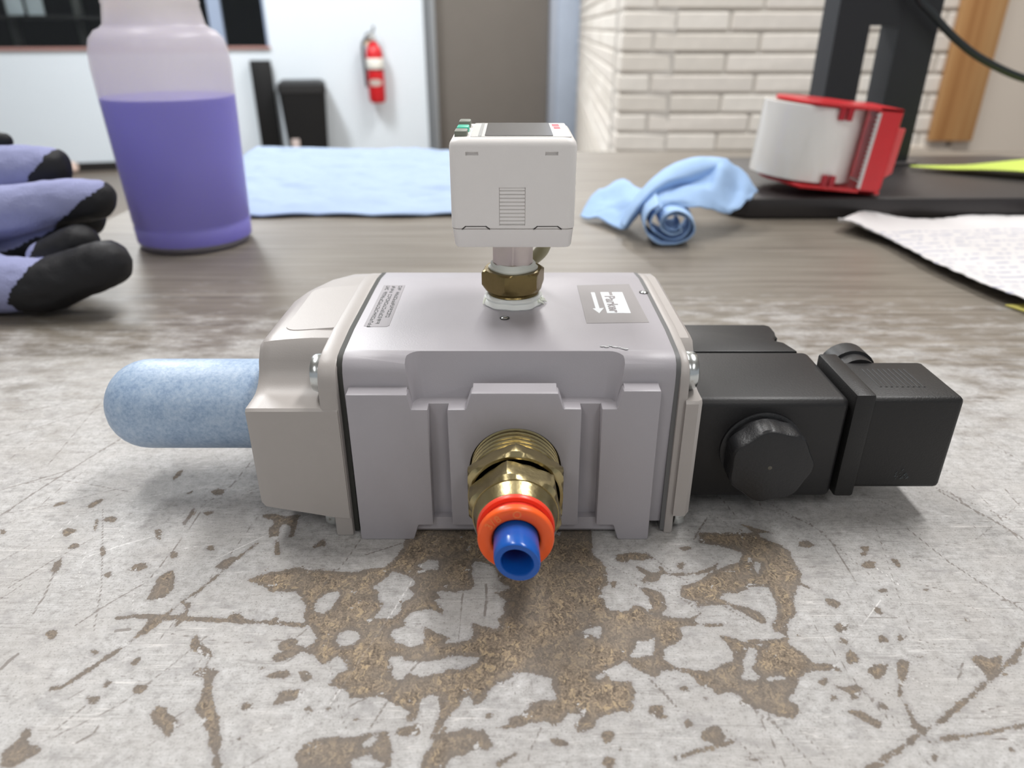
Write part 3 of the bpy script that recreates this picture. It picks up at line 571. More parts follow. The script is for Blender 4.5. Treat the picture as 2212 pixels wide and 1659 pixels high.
def table_material():
    m, nt, bs = nodes_of('worn_laminate'); L = nt.links.new
    def math_(op, a, b_=None, c_=None, clamp=False):
        n = N(nt, 'ShaderNodeMath', operation=op); n.use_clamp = clamp
        for k, v in enumerate((a, b_, c_)):
            if v is None: continue
            if isinstance(v, (int, float)): n.inputs[k].default_value = v
            else: L(v, n.inputs[k])
        return n.outputs[0]
    def sstep(v, lo, hi, a=0.0, b_=1.0):
        n = N(nt, 'ShaderNodeMapRange', interpolation_type='SMOOTHSTEP')
        L(v, n.inputs['Value']); n.inputs['From Min'].default_value = lo; n.inputs['From Max'].default_value = hi
        n.inputs['To Min'].default_value = a; n.inputs['To Max'].default_value = b_
        return n.outputs[0]
    def mix(f, a, b_):
        n = N(nt, 'ShaderNodeMix', data_type='RGBA')
        if isinstance(f, (int, float)): n.inputs[0].default_value = f
        else: L(f, n.inputs[0])
        for k, v in ((6, a), (7, b_)):
            if isinstance(v, tuple): n.inputs[k].default_value = v
            else: L(v, n.inputs[k])
        return n.outputs[2]
    tc = N(nt, 'ShaderNodeTexCoord')
    def noise_(scale, detail=3, sc=None, rot=0.0, rough=0.5, dist=0.0):
        n = N(nt, 'ShaderNodeTexNoise'); n.inputs['Scale'].default_value = scale; n.inputs['Detail'].default_value = detail
        n.inputs['Roughness'].default_value = rough; n.inputs['Distortion'].default_value = dist
        if sc:
            mp = N(nt, 'ShaderNodeMapping'); mp.inputs['Scale'].default_value = sc; mp.inputs['Rotation'].default_value = (0, 0, rot)
            L(tc.outputs['Object'], mp.inputs[0]); L(mp.outputs[0], n.inputs['Vector'])
        else: L(tc.outputs['Object'], n.inputs['Vector'])
        return n.outputs['Fac']
    def at(name):
        n = N(nt, 'ShaderNodeAttribute'); n.attribute_name = name; return n.outputs['Fac']
    sep = N(nt, 'ShaderNodeSeparateXYZ'); L(tc.outputs['Object'], sep.inputs[0]); X, Y = sep.outputs['X'], sep.outputs['Y']
    # wood print
    st = noise_(1, 6, (9, 330, 1), rough=0.6, dist=0.3); st2 = noise_(1, 5, (5, 90, 1))
    r = ramp(nt, [(0.30, lin((94, 87, 78))), (0.48, lin((119, 112, 102))), (0.66, lin((141, 134, 124)))]); L(st, r.inputs[0])
    wood = mix(sstep(st2, 0.35, 0.7, 0.0, 0.35), r.outputs[0], lin((110, 101, 92)))
    # worn whitish layer
    n3 = noise_(420, 6, rough=0.78); n4 = noise_(55, 4); n5 = noise_(2300, 2)
    r2 = ramp(nt, [(0.3, lin((137, 134, 131))), (0.47, lin((175, 173, 171))), (0.7, lin((199, 198, 197)))]); L(n3, r2.inputs[0])
    white = mix(sstep(n4, 0.4, 0.65, 0.0, 0.45), r2.outputs[0], lin((174, 170, 166)))
    white = mix(sstep(n5, 0.58, 0.70, 0.0, 0.65), white, lin((120, 114, 108)))
    # hairline scratches in several directions
    for (ang, sx, sy, th_, amt, col_) in ((0.9, 30, 700, 0.012, 0.45, (128, 124, 120)), (-0.35, 34, 640, 0.012, 0.4, (132, 128, 124)), (-1.15, 30, 600, 0.010, 0.35, (226, 223, 220)), (0.65, 22, 420, 0.010, 0.5, (126, 122, 118)), (-0.7, 18, 380, 0.010, 0.5, (130, 126, 122)), (1.25, 25, 500, 0.007, 0.4, (120, 116, 112)), (0.3, 16, 520, 0.009, 0.45, (234, 230, 226))):
        nn = noise_(1, 2, (sx, sy, 1), ang, 0.5, 0.25)
        d = math_('ABSOLUTE', math_('SUBTRACT', nn, 0.5))
        gate = sstep(noise_(40, 2, (1, 1, 1), ang), 0.42, 0.62)
        white = mix(math_('MULTIPLY', math_('MULTIPLY', sstep(d, 0.0, th_, 1.0, 0.0), gate), amt), white, lin(col_))
    # where the print is worn off: near the front, patchy further back
    pat = noise_(1, 5, (60, 130, 1), 0.0, 0.68); pat2 = noise_(1, 3, (7, 12, 1))
    tfar = math_('ADD', math_('ADD', Y, math_('MULTIPLY', math_('SUBTRACT', pat, 0.5), 0.34)), math_('MULTIPLY', math_('SUBTRACT', pat2, 0.5), 0.16))
    far = sstep(tfar, 0.195, 0.335)
    base = mix(far, white, wood)
    # chipboard showing through
    w = at('wear')
    w = math_('ADD', w, math_('MULTIPLY', math_('SUBTRACT', noise_(700, 4, rough=0.65), 0.49), 1.3))
    w = math_('ADD', w, math_('MULTIPLY', math_('SUBTRACT', noise_(1900, 2), 0.48), 0.9))
    w = math_('ADD', w, math_('MULTIPLY', math_('SUBTRACT', noise_(260, 3, rough=0.6), 0.5), 1.6))
    # laminate specks left inside the bare patches, and stray pits outside them
    w = math_('SUBTRACT', w, sstep(noise_(210, 5, rough=0.7), 0.60, 0.70, 0.0, 5.0))
    pit = math_('MULTIPLY', sstep(noise_(330, 4, rough=0.7), 0.665, 0.72, 0.0, 4.6), sstep(noise_(22, 2), 0.48, 0.60))
    w = math_('ADD', w, math_('MULTIPLY', pit, sstep(Y, 0.24, 0.20)))
    w = math_('ADD', w, math_('MULTIPLY', math_('SUBTRACT', noise_(3600, 2), 0.49), 0.7))
    chip = sstep(w, -0.10, 0.12)
    vo = N(nt, 'ShaderNodeTexVoronoi'); vo.inputs['Scale'].default_value = 1; vo.inputs['Randomness'].default_value = 1
    mp = N(nt, 'ShaderNodeMapping'); mp.inputs['Scale'].default_value = (2300, 1000, 1); mp.inputs['Rotation'].default_value = (0, 0, 0.5)
    dn = N(nt, 'ShaderNodeTexNoise'); dn.inputs['Scale'].default_value = 500; L(tc.outputs['Object'], dn.inputs['Vector'])
    vm = N(nt, 'ShaderNodeMix', data_type='VECTOR'); vm.inputs[0].default_value = 0.004
    L(tc.outputs['Object'], vm.inputs[4]); L(dn.outputs['Color'], vm.inputs[5]); L(vm.outputs[1], mp.inputs[0]); L(mp.outputs[0], vo.inputs['Vector'])
    vs_ = N(nt, 'ShaderNodeSeparateColor'); L(vo.outputs['Color'], vs_.inputs[0])
    r3 = ramp(nt, [(0.0, lin((70, 62, 55))), (0.3, lin((112, 101, 89))), (0.55, lin((142, 129, 113))), (0.8, lin((172, 154, 130))), (1.0, lin((214, 190, 150)))]); L(vs_.outputs[0], r3.inputs[0])
    cn = noise_(1900, 4, rough=0.75)
    r4 = ramp(nt, [(0.34, lin((74, 66, 60))), (0.5, lin((130, 117, 103))), (0.66, lin((182, 163, 138)))]); L(cn, r4.inputs[0])
    board = mix(0.55, r3.outputs[0], r4.outputs[0])
    board = mix(sstep(noise_(75, 3), 0.42, 0.62, 0.0, 0.5), board, lin((128, 121, 114)))
    board = mix(sstep(at('wear'), 0.4, 1.6, 0.62, 0.0), board, lin((116, 109, 103)))
    col = mix(chip, base, board)
    # grey rim where the layer thins out
    rim = math_('MULTIPLY', sstep(w, -1.1, -0.1, 0.0, 1.0), sstep(noise_(420, 4), 0.42, 0.62, 0.1, 0.75))
    rim = math_('MULTIPLY', rim, math_('SUBTRACT', 1.0, chip))
    col = mix(rim, col, lin((150, 146, 144)))
    smud = math_('MULTIPLY', sstep(noise_(120, 4, (1, 1.6, 1), 0.6, 0.65), 0.54, 0.67, 0.0, 0.45), math_('SUBTRACT', 1.0, far)); col = mix(math_('MULTIPLY', smud, math_('SUBTRACT', 1.0, chip)), col, lin((142, 139, 138)))
    brk = math_('MULTIPLY', math_('SUBTRACT', noise_(900, 3), 0.5), 0.40)
    s1 = sstep(math_('ADD', at('scratch'), brk), -0.12, 0.10, 0.0, 0.80); col = mix(s1, col, lin((118, 110, 104)))
    s2 = sstep(math_('ADD', at('white_scratch'), math_('MULTIPLY', brk, 0.5)), -0.1, 0.12, 0.0, 0.55); s2 = math_('MULTIPLY', s2, math_('SUBTRACT', 1.0, math_('MULTIPLY', chip, 0.85))); col = mix(s2, col, lin((240, 238, 236)))
    L(col, bs.inputs['Base Color'])
    rg = math_('ADD', sstep(far, 0, 1, 0.58, 0.40), math_('MULTIPLY', chip, 0.25)); L(rg, bs.inputs['Roughness'])
    bs.inputs['Specular IOR Level'].default_value = 0.34
    hgt = math_('SUBTRACT', math_('ADD', math_('MULTIPLY', noise_(1100, 3), 0.25), math_('MULTIPLY', cn, math_('MULTIPLY', chip, 0.7))), math_('ADD', chip, math_('MULTIPLY', s1, 0.6)))
    bp = N(nt, 'ShaderNodeBump'); bp.inputs['Strength'].default_value = 0.55; bp.inputs['Distance'].default_value = 0.00022
    L(hgt, bp.inputs['Height']); L(bp.outputs['Normal'], bs.inputs['Normal'])
    return m
M_table = table_material()
me.materials.append(M_table)
obj('tabletop', me, None, bench)
M_leg = plain('grey_table_steel', (110, 110, 112), 0.4, metal=0.3)
for lx in (TX0+0.06, TX1-0.06):
    for ly in (TY0+0.06, TY1-0.06):
        b = new_bm(); box(b, lx-0.02, lx+0.02, ly-0.02, ly+0.02, -0.75, th-0.0005); bev(b, 0.003, 1); obj('leg', b, M_leg, bench)

# ------------------------------------------------------------------ bottle of purple fluid
BC = (-0.1935, 0.437, 0.0)
bottle = thing('bottle', BC, 'milky plastic bottle half full of purple fluid beside the blue gloves', 'bottle')
def bottle_mat():
    m = bpy.data.materials.new('milky_plastic'); m.use_nodes = True; nt = m.node_tree; L = nt.links.new
    nt.nodes.clear(); out = N(nt, 'ShaderNodeOutputMaterial')
    pr = N(nt, 'ShaderNodeBsdfPrincipled'); pr.inputs['Base Color'].default_value = lin((244, 240, 236)); pr.inputs['Roughness'].default_value = 0.32
    tl = N(nt, 'ShaderNodeBsdfTranslucent'); tl.inputs[0].default_value = lin((246, 240, 234))
    tr = N(nt, 'ShaderNodeBsdfTransparent'); tr.inputs[0].default_value = (1, 1, 1, 1)
    m1 = N(nt, 'ShaderNodeMixShader'); m1.inputs[0].default_value = 0.45; L(pr.outputs[0], m1.inputs[1]); L(tl.outputs[0], m1.inputs[2])
    m2 = N(nt, 'ShaderNodeMixShader'); m2.inputs[0].default_value = 0.50; L(m1.outputs[0], m2.inputs[1]); L(tr.outputs[0], m2.inputs[2])
    L(m2.outputs[0], out.inputs[0])
    return m
prof = [(0.0285, 0.0), (0.0315, 0.0012), (0.0328, 0.004), (0.0332, 0.0125), (0.0326, 0.0138), (0.0332, 0.0152), (0.0345, 0.05), (0.0357, 0.083), (0.0362, 0.098), (0.0358, 0.106), (0.0340, 0.1125), (0.0305, 0.1165), (0.0275, 0.1178), (0.0258, 0.1195), (0.0250, 0.124), (0.0242, 0.1285), (0.0246, 0.1300), (0.0240, 0.1315), (0.0235, 0.138), (0.0210, 0.146), (0.0170, 0.150), (0.0145, 0.151), (0.0145, 0.170)]
inner = [(r-0.0012, h) for r, h in prof if h > 0.0012][::-1]
b = new_bm(); lathe(b, [(0, 0)] + prof + inner + [(0, 0.0015)], BC, (0,0,1), 64, caps=(False, False)); obj('bottle_body', b, bottle_mat(), bottle, 50)
M_liq = plain('purple_fluid', (74, 54, 250), 0.35, var=0.03)
b = new_bm(); lathe(b, [(0, 0.0010)] + [(r-0.0006, h) for r, h in prof if 0.0012 < h < 0.0828] + [(0.0351, 0.0832), (0, 0.0832)], BC, (0,0,1), 64, caps=(False, False)); obj('fluid', b, M_liq, bottle, 50, label='purple fluid')

# ------------------------------------------------------------------ flat blue shop towel
def grid_mesh(fn, nu, nv, thick=0.0, name='sheet'):
    bb = new_bm()
    V_ = [[bb.verts.new(fn(i/nu, j/nv)) for j in range(nv+1)] for i in range(nu+1)]
    for i in range(nu):
        for j in range(nv):
            bb.faces.new((V_[i][j], V_[i+1][j], V_[i+1][j+1], V_[i][j+1]))
    if thick: thicken(bb, thick)
    return bb
def nz(x, y, z=0.0): return mnoise.noise(Vector((x, y, z)))
def towel_f(u, v):
    x0 = -0.247 - 0.022*v; x1 = 0.004 - 0.03*v
    x = x0 + (x1-x0)*u
    yf = 0.4975 + 0.0025*math.sin(u*17) + 0.002*nz(u*9, 0.3) - 0.018*max(0, 0.12-u)/0.12
    yb = 0.7925 - 0.012*u + 0.003*nz(u*11, 4)
    y = yf + (yb-yf)*v
    edge = min(1, v*9)*min(1, (1-v)*10)*min(1, u*10+0.3)
    z = 0.0012 + edge*(0.0042 + 0.0032*nz(x*22+3, y*34) + 0.0030*abs(nz(x*38+y*24, y*70, 2)) + 0.0012*nz(x*120, y*90, 5)) + (1-min(1, v*9))*0.0010*abs(math.sin(u*21))
    z += 0.0035*(1-u)*max(0, v-0.8)/0.2
    return (x, y, max(0.0006, z))
M_towel = plain('pale_blue_towel', (170, 189, 217), 0.9, var=0.03, scale=300, bump=0.5, bscale=1500, spec=0.15)
b = grid_mesh(towel_f, 90, 70, 0.0009)
for v in b.verts: v.co.z = max(v.co.z, 0.0003)
t = obj('shop_towel', b, M_towel, None, 180); tag(t, 'pale blue shop towel spread flat at the back of the bench', 'towel')

# ------------------------------------------------------------------ crumpled blue wipe
FX, CXp, CYp, PIT, HC = 1560.0, 1106.0, 829.5, math.radians(26.3), 0.118
RAG = {'lobe':[[(0.0462,0.49,0.0032),(0.0563,0.476,0.0037),(0.0649,0.46,0.0046),(0.0709,0.45,0.0047)],[(0.0509,0.5,0.0085),(0.0603,0.487,0.0089),(0.0689,0.47,0.0091),(0.0748,0.455,0.0103)],[(0.0577,0.51,0.0143),(0.0677,0.5,0.0154),(0.0742,0.475,0.017),(0.0817,0.46,0.0179)],[(0.0674,0.52,0.0178),(0.0772,0.515,0.0226),(0.0822,0.49,0.0221),(0.0887,0.47,0.0239)]],'band':[[(0.0715,0.446,0.0055),(0.081,0.449,0.0154),(0.0921,0.456,0.0239),(0.1063,0.463,0.0271),(0.1207,0.469,0.0276),(0.1302,0.474,0.0325)],[(0.0685,0.44,0.0081),(0.0772,0.442,0.0204),(0.0882,0.448,0.0295),(0.1026,0.456,0.0343),(0.1187,0.465,0.0369),(0.1339,0.475,0.0404)],[(0.0679,0.448,0.0079),(0.0758,0.452,0.021),(0.0874,0.458,0.032),(0.1013,0.466,0.039),(0.119,0.475,0.0424),(0.1364,0.485,0.0414)],[(0.0724,0.47,0.0067),(0.0809,0.475,0.0206),(0.0928,0.48,0.0314),(0.1072,0.488,0.0388),(0.1222,0.495,0.0413),(0.139,0.5,0.0399)]],'body':[[(0.0975,0.464,0.0286),(0.1133,0.47,0.0303),(0.1272,0.476,0.0373),(0.1351,0.48,0.0416),(0.1453,0.482,0.036),(0.1539,0.482,0.0287),(0.1608,0.48,0.0207)],[(0.0919,0.456,0.0259),(0.1068,0.459,0.0273),(0.1234,0.463,0.0299),(0.1327,0.466,0.0362),(0.1435,0.472,0.0294),(0.1499,0.47,0.0263),(0.1578,0.474,0.0211)],[(0.0879,0.448,0.0233),(0.102,0.449,0.0259),(0.1162,0.45,0.0279),(0.1292,0.456,0.0279),(0.1404,0.463,0.0225),(0.1473,0.463,0.0219),(0.1558,0.47,0.0204)],[(0.0839,0.44,0.0208),(0.0976,0.44,0.0236),(0.1118,0.441,0.0234),(0.1246,0.446,0.0209),(0.1346,0.45,0.0183),(0.1434,0.456,0.0187),(0.1537,0.466,0.0201)],[(0.0883,0.442,0.0156),(0.0991,0.438,0.0182),(0.1113,0.437,0.0201),(0.1225,0.441,0.0161),(0.1328,0.447,0.015),(0.143,0.454,0.0172),(0.1527,0.466,0.0189)]],'roll':[[(0.0857,0.424,0.0261),(0.0796,0.424,0.021),(0.0778,0.424,0.014),(0.0806,0.424,0.0071),(0.087,0.424,0.0021),(0.0951,0.424,0.0003),(0.1025,0.424,0.0018),(0.1073,0.424,0.006),(0.1086,0.424,0.0114),(0.1063,0.424,0.0164),(0.1016,0.424,0.0198),(0.0959,0.424,0.0208),(0.091,0.424,0.0194),(0.0879,0.424,0.0163),(0.0875,0.424,0.0124),(0.0894,0.424,0.009),(0.0928,0.424,0.0069),(0.0965,0.424,0.0065),(0.0994,0.424,0.0075),(0.1008,0.424,0.0093),(0.1005,0.424,0.0111),(0.0991,0.424,0.0121)],[(0.0865,0.432,0.0263),(0.0803,0.432,0.0211),(0.0784,0.432,0.014),(0.0813,0.432,0.007),(0.0878,0.432,0.002),(0.096,0.432,0.0002),(0.1035,0.432,0.0017),(0.1085,0.432,0.0059),(0.1098,0.432,0.0114),(0.1075,0.432,0.0165),(0.1027,0.432,0.0199),(0.0969,0.432,0.0209),(0.0918,0.432,0.0195),(0.0888,0.432,0.0163),(0.0883,0.432,0.0125),(0.0902,0.432,0.009),(0.0937,0.432,0.0069),(0.0974,0.432,0.0064),(0.1004,0.432,0.0074),(0.1018,0.432,0.0093),(0.1016,0.432,0.0111),(0.1001,0.432,0.0121)],[(0.0874,0.442,0.0267),(0.0811,0.442,0.0214),(0.0792,0.442,0.0142),(0.0821,0.442,0.0071),(0.0887,0.442,0.0019),(0.0971,0.442,0.0001),(0.1048,0.442,0.0016),(0.1098,0.442,0.0059),(0.1112,0.442,0.0115),(0.1088,0.442,0.0167),(0.1039,0.442,0.0202),(0.098,0.442,0.0212),(0.0929,0.442,0.0198),(0.0897,0.442,0.0165),(0.0892,0.442,0.0126),(0.0912,0.442,0.0091),(0.0947,0.442,0.0069),(0.0986,0.442,0.0064),(0.1016,0.442,0.0075),(0.103,0.442,0.0093),(0.1028,0.442,0.0112),(0.1013,0.442,0.0123)],[(0.0883,0.452,0.0272),(0.0818,0.452,0.0218),(0.0799,0.452,0.0144),(0.0828,0.452,0.0072),(0.0896,0.452,0.002),(0.0982,0.452,0.0001),(0.106,0.452,0.0017),(0.1112,0.452,0.0061),(0.1125,0.452,0.0117),(0.1101,0.452,0.017),(0.1051,0.452,0.0205),(0.0991,0.452,0.0216),(0.0939,0.452,0.0201),(0.0907,0.452,0.0168),(0.0901,0.452,0.0128),(0.0921,0.452,0.0092),(0.0957,0.452,0.007),(0.0997,0.452,0.0065),(0.1027,0.452,0.0076),(0.1042,0.452,0.0095),(0.104,0.452,0.0114),(0.1025,0.452,0.0125)]]}
def sheet_rows(bm, rows, mu, mv, disp=0.0006, seed=0.0):
    R = [catmull(r, mu) for r in rows]
    n = len(R[0])
    Cc = [catmull([r[i] for r in R], mv) for i in range(n)]
    V_ = []
    for i, c in enumerate(Cc):
        col = []
        for j, p in enumerate(c):
            d = disp*1.3*nz(p.x*58+seed, p.y*58, p.z*75) + disp*0.55*abs(nz(p.x*120, p.y*100+seed, p.z*140)) + disp*0.15*nz(p.x*260+seed, p.y*260, p.z*260)
            col.append(bm.verts.new((p.x, p.y + d, max(0.0012, p.z + d))))
        V_.append(col)
    for i in range(len(V_)-1):
        for j in range(len(V_[0])-1):
            bm.faces.new((V_[i][j], V_[i+1][j], V_[i+1][j+1], V_[i][j+1]))
b = new_bm()
sheet_rows(b, RAG['lobe'], 8, 8, 0.0020); sheet_rows(b, RAG['band'], 8, 8, 0.0008, 3); sheet_rows(b, RAG['body'], 8, 8, 0.0026, 5); sheet_rows(b, RAG['roll'], 3, 5, 0.0012, 9)
sheet_rows(b, [[(0.0965 + (p[0]-0.0965)*0.82 + 0.0006, p[1] + 0.003, 0.0115 + (p[2]-0.0115)*0.82) for p in r] for r in RAG['roll']], 3, 5, 0.0014, 21)
thicken(b, 0.0009)
for v in b.verts: v.co.z = max(v.co.z, 0.0003)
M_wipe = plain('blue_wipe_cloth', (168, 198, 236), 0.9, var=0.06, scale=200, bump=0.4, bscale=1600, spec=0.15)
t = obj('wipe', b, M_wipe, None, 180); tag(t, 'crumpled blue cloth wipe lying on the bench beside the black stand foot', 'wipe')

# ------------------------------------------------------------------ gloves
def blob(chains, voxel=0.0014, smooth=6):
    bm = new_bm()
    for ch in chains:
        P = [Vector(p[:3]) for p in ch]; R = [p[3] for p in ch]
        for a in range(max(1, len(P)-1)):
            c = min(a+1, len(P)-1)
            L_ = (P[c]-P[a]).length
            k = max(1, int(L_/0.002))
            for i in range(k+1):
                t_ = i/k
                mt = Matrix.Translation(P[a].lerp(P[c], t_)) @ Matrix.Scale(R[a]*(1-t_)+R[c]*t_, 4)
                bmesh.ops.create_icosphere(bm, subdivisions=2, radius=1.0, matrix=mt)
    me_ = bpy.data.meshes.new('blob'); bm.to_mesh(me_); bm.free()
    o_ = bpy.data.objects.new('blob', me_); COL.objects.link(o_)
    md = o_.modifiers.new('r', 'REMESH'); md.mode = 'VOXEL'; md.voxel_size = voxel
    ms = o_.modifiers.new('s', 'SMOOTH'); ms.iterations = smooth; ms.factor = 0.5
    res = bpy.data.meshes.new_from_object(o_.evaluated_get(bpy.context.evaluated_depsgraph_get()))
    out = new_bm(); out.from_mesh(res)
    bpy.data.objects.remove(o_, do_unlink=True); bpy.data.meshes.remove(me_); bpy.data.meshes.remove(res)
    return out
M_knit = plain('lilac_knit', (154, 158, 196), 0.9, var=0.10, scale=90, bump=0.9, bscale=900, spec=0.15)
M_coat = plain('black_nitrile_coating', (33, 33, 36), 0.55, var=0.12, scale=120, bump=0.5, bscale=1200, spec=0.3)
def glove(chains, coat_rule, label, base):
    root = thing('work_glove', base, label, 'glove', 'pair of coated work gloves')
    bm = blob(chains)
    for v in bm.verts:
        w = 0.0007*nz(v.co.x*90, v.co.y*90, v.co.z*90) + 0.0004*nz(v.co.x*230, v.co.y*230, v.co.z*230)
        v.co += v.normal*w
        if v.co.z < 0.0008: v.co.z = 0.0008
    bm.normal_update()
    coat = bm.copy()
    kill = [f for f in coat.faces if not coat_rule(f.calc_center_median(), f.normal)]
    bmesh.ops.delete(coat, geom=kill, context='FACES')
    coat.normal_update()
    for v in coat.verts: v.co += v.normal*0.0006
    for v in coat.verts: v.co.z = max(v.co.z, 0.0003)
    bmesh.ops.smooth_vert(coat, verts=[v for v in coat.verts if v.is_boundary], factor=0.5, use_axis_x=True, use_axis_y=True, use_axis_z=True)
    obj('knit_shell', bm, M_knit, root, 180)
    obj('palm_coating', coat, M_coat, root, 180, label='black rubbery palm coating')
    return root
BX, BZ = [-0.2900, -0.2623, -0.2467, -0.2279, -0.2082, -0.1892, -0.1824], [0.0050, 0.0138, 0.0207, 0.0275, 0.0392, 0.0525, 0.0556]
AX_, AZ = [-0.2700, -0.2436, -0.2403, -0.2284, -0.2233], [0.0300, 0.0467, 0.0485, 0.0591, 0.0660]
def rule_up(c, n):
    w = 0.0012*nz(c.x*120, c.y*120, c.z*120)
    if c.y > 0.382: return True
    if c.y > 0.3585 and c.z > 0.040: return c.z + w < np.interp(c.x, AX_, AZ)
    return c.z + w < np.interp(c.x, BX, BZ)
glove([[(-0.29,0.372,0.045,0.016), (-0.2505,0.37,0.0546,0.0118), (-0.2307,0.3700,0.0553,0.0104)],
       [(-0.29,0.352,0.032,0.018), (-0.2449,0.345,0.0385,0.0130), (-0.2187,0.345,0.0435,0.0108), (-0.1971,0.3450,0.0451,0.0094)],
       [(-0.31,0.364,0.038,0.022), (-0.268,0.360,0.0380,0.0175)],
       [(-0.2109,0.3570,0.0339,0.0090), (-0.2322,0.3550,0.0235,0.0105), (-0.2572,0.3530,0.0134,0.0108), (-0.2728,0.3520,0.0065,0.0108)],
       [(-0.300,0.390,0.062,0.007), (-0.275,0.390,0.0655,0.0055), (-0.2620,0.390,0.0655,0.0040)]],
      rule_up, 'lilac knit glove with black palm, the upper glove of the pile', (-0.26, 0.36, 0.02))
LZ, LX = [0.0, 0.0009, 0.0095, 0.0161, 0.0247, 0.0327], [-0.2170, -0.2173, -0.2216, -0.2175, -0.2088, -0.1993]
def rule_low(c, n):
    w = 0.0014*nz(c.x*100, c.y*100, c.z*100)
    if c.y > 0.322: return c.x + w > -0.226 + 0.5*(c.z-0.014)
    return c.x + w > np.interp(c.z, LZ, LX)
glove([[(-0.285,0.318,0.016,0.0150), (-0.246,0.313,0.0150,0.0142), (-0.2120,0.311,0.0136,0.0122), (-0.1802,0.3130,0.0236,0.0102)],
       [(-0.2184,0.3310,0.0195,0.0095), (-0.2015,0.3310,0.0282,0.0082)],
       [(-0.31,0.322,0.018,0.017), (-0.262,0.322,0.0150,0.0145), (-0.2400,0.322,0.0140,0.0120)]],
      rule_low, 'lilac knit glove with black fingertips lying flat, the lower glove of the pile', (-0.25, 0.325, 0.0))

# ------------------------------------------------------------------ stand with black base and slotted column
M_stand = plain('black_stand_metal', (40, 41, 46), 0.42, var=0.05)
M_standtop = plain('dark_stand_base', (52, 48, 48), 0.38, var=0.06)
stand = thing('monitor_stand', (0.30, 0.58, 0), 'black stand with a slotted upright column on a flat base', 'stand')
b = new_bm()
basep = [(0.1600, 0.4935), (0.62, 0.4990), (0.62, 0.56), (0.436, 0.6787), (0.168, 0.6660), (0.1525, 0.652), (0.1500, 0.503)]
prism(b, basep, 'z', 0.0006, 0.0140); bev(b, 0.0016, 2); obj('base', b, M_standtop, stand)
b = new_bm()
colp = (0.2535, 0.3335, 0.0145, 0.46)
box(b, colp[0], 0.2800, 0.63, 0.662, 0.0145, 0.46); box(b, 0.3030, colp[1], 0.63, 0.662, 0.0145, 0.46); box(b, 0.2795, 0.3035, 0.6302, 0.6618, 0.119, 0.4598); box(b, 0.2795, 0.3035, 0.6302, 0.6618, 0.0147, 0.022)
obj('column', b, M_stand, stand, 0)
b = new_bm(); prism(b, rrect(0.246, 0.341, 0.622, 0.670, 0.006), 'z', 0.0141, 0.0165); bev(b, 0.0006, 1); obj('column_sheen', b, plain('grey_sheen_plate', (88, 84, 84), 0.35), stand, label='grey plate painted as the sheen at the column foot')  # thin grey plate stands in for the sheen below the column
b = new_bm()
tube(b, catmull([(0.286, 0.618, 0.200), (0.2960, 0.618, 0.160), (0.3065, 0.618, 0.1385), (0.3198, 0.617, 0.1268), (0.3422, 0.617, 0.1097), (0.3680, 0.617, 0.0950), (0.4058, 0.617, 0.0812), (0.45, 0.617, 0.075), (0.52, 0.60, 0.06), (0.60, 0.59, 0.024), (0.66, 0.585, 0.0180), (0.76, 0.58, 0.0034), (0.85, 0.60, 0.0030)], 8), 0.0029, 12)
t = obj('cable', b, plain('dark_cable_rubber', (38, 44, 48), 0.45)); tag(t, 'dark cable curving down from behind the black column', 'cable')

# ------------------------------------------------------------------ tape in its red holder
M_redp = plain('red_translucent_plastic', (214, 44, 50), 0.3, var=0.06, scale=90)
M_redd = plain('deep_red_plastic', (180, 26, 42), 0.35)
M_tape = plain('clear_tape_roll', (248, 245, 240), 0.12, var=0.02, **{'Coat Weight': 0.4, 'Subsurface Weight': 0.15, 'Subsurface Radius': (0.01, 0.009, 0.008)})
M_core = plain('card_core', (190, 176, 156), 0.8)
TCX, TCY = 0.2080, 0.5340
tl_m = Matrix.Translation((TCX, TCY, 0.045)) @ Matrix.Rotation(math.radians(5.0), 4, 'Y') @ Matrix.Translation((-TCX, -TCY, -0.045))
roll = thing('tape_roll', (TCX, TCY, 0.0225), 'roll of clear packing tape in the red holder', 'tape')
b = new_bm(); lathe(b, [(0.0265, -0.0240), (0.0340, -0.0240), (0.0344, -0.0236), (0.0344, 0.0236), (0.0340, 0.0240), (0.0265, 0.0240), (0.0265, -0.0240)], (TCX, TCY, 0.0470), (0,0,1), 72, caps=(False, False)); bmesh.ops.transform(b, matrix=tl_m, verts=b.verts); obj('tape_wind', b, M_tape, roll)
b = new_bm(); lathe(b, [(0.0250, -0.0242), (0.0264, -0.0242), (0.0264, 0.0242), (0.0250, 0.0242), (0.0250, -0.0242)], (TCX, TCY, 0.0470), (0,0,1), 48, caps=(False, False)); bmesh.ops.transform(b, matrix=tl_m, verts=b.verts); obj('core', b, M_core, roll)
disp = thing('tape_holder', (0.225, 0.52, 0.0145), 'red plastic tape holder with a toothed cutter standing on the black base', 'tape holder')
def tilted(bm): bmesh.ops.transform(bm, matrix=tl_m, verts=bm.verts); return bm
cheek = [(0.2515, 0.4965), (0.2515, 0.545)] + [(TCX + 0.027*math.cos(a), TCY + 0.027*math.sin(a)) for a in [math.radians(k) for k in range(20, 236, 18)]] + [(0.1965, 0.4965)]
b = new_bm(); prism(b, cheek, 'z', 0.0716, 0.0740); bev(b, 0.0005, 1); obj('cheek', tilted(b), M_redp, disp)
b = new_bm(); prism(b, cheek, 'z', 0.0193, 0.0217); bev(b, 0.0005, 1); obj('cheek', tilted(b), M_redp, disp)
b = new_bm(); prism(b, [(0.2360, 0.0193), (0.2480, 0.0193), (0.2515, 0.0235), (0.2515, 0.0740), (0.2360, 0.0740)], 'y', 0.4965, 0.4990); bev(b, 0.0005, 1); obj('front_plate', tilted(b), M_redp, disp)
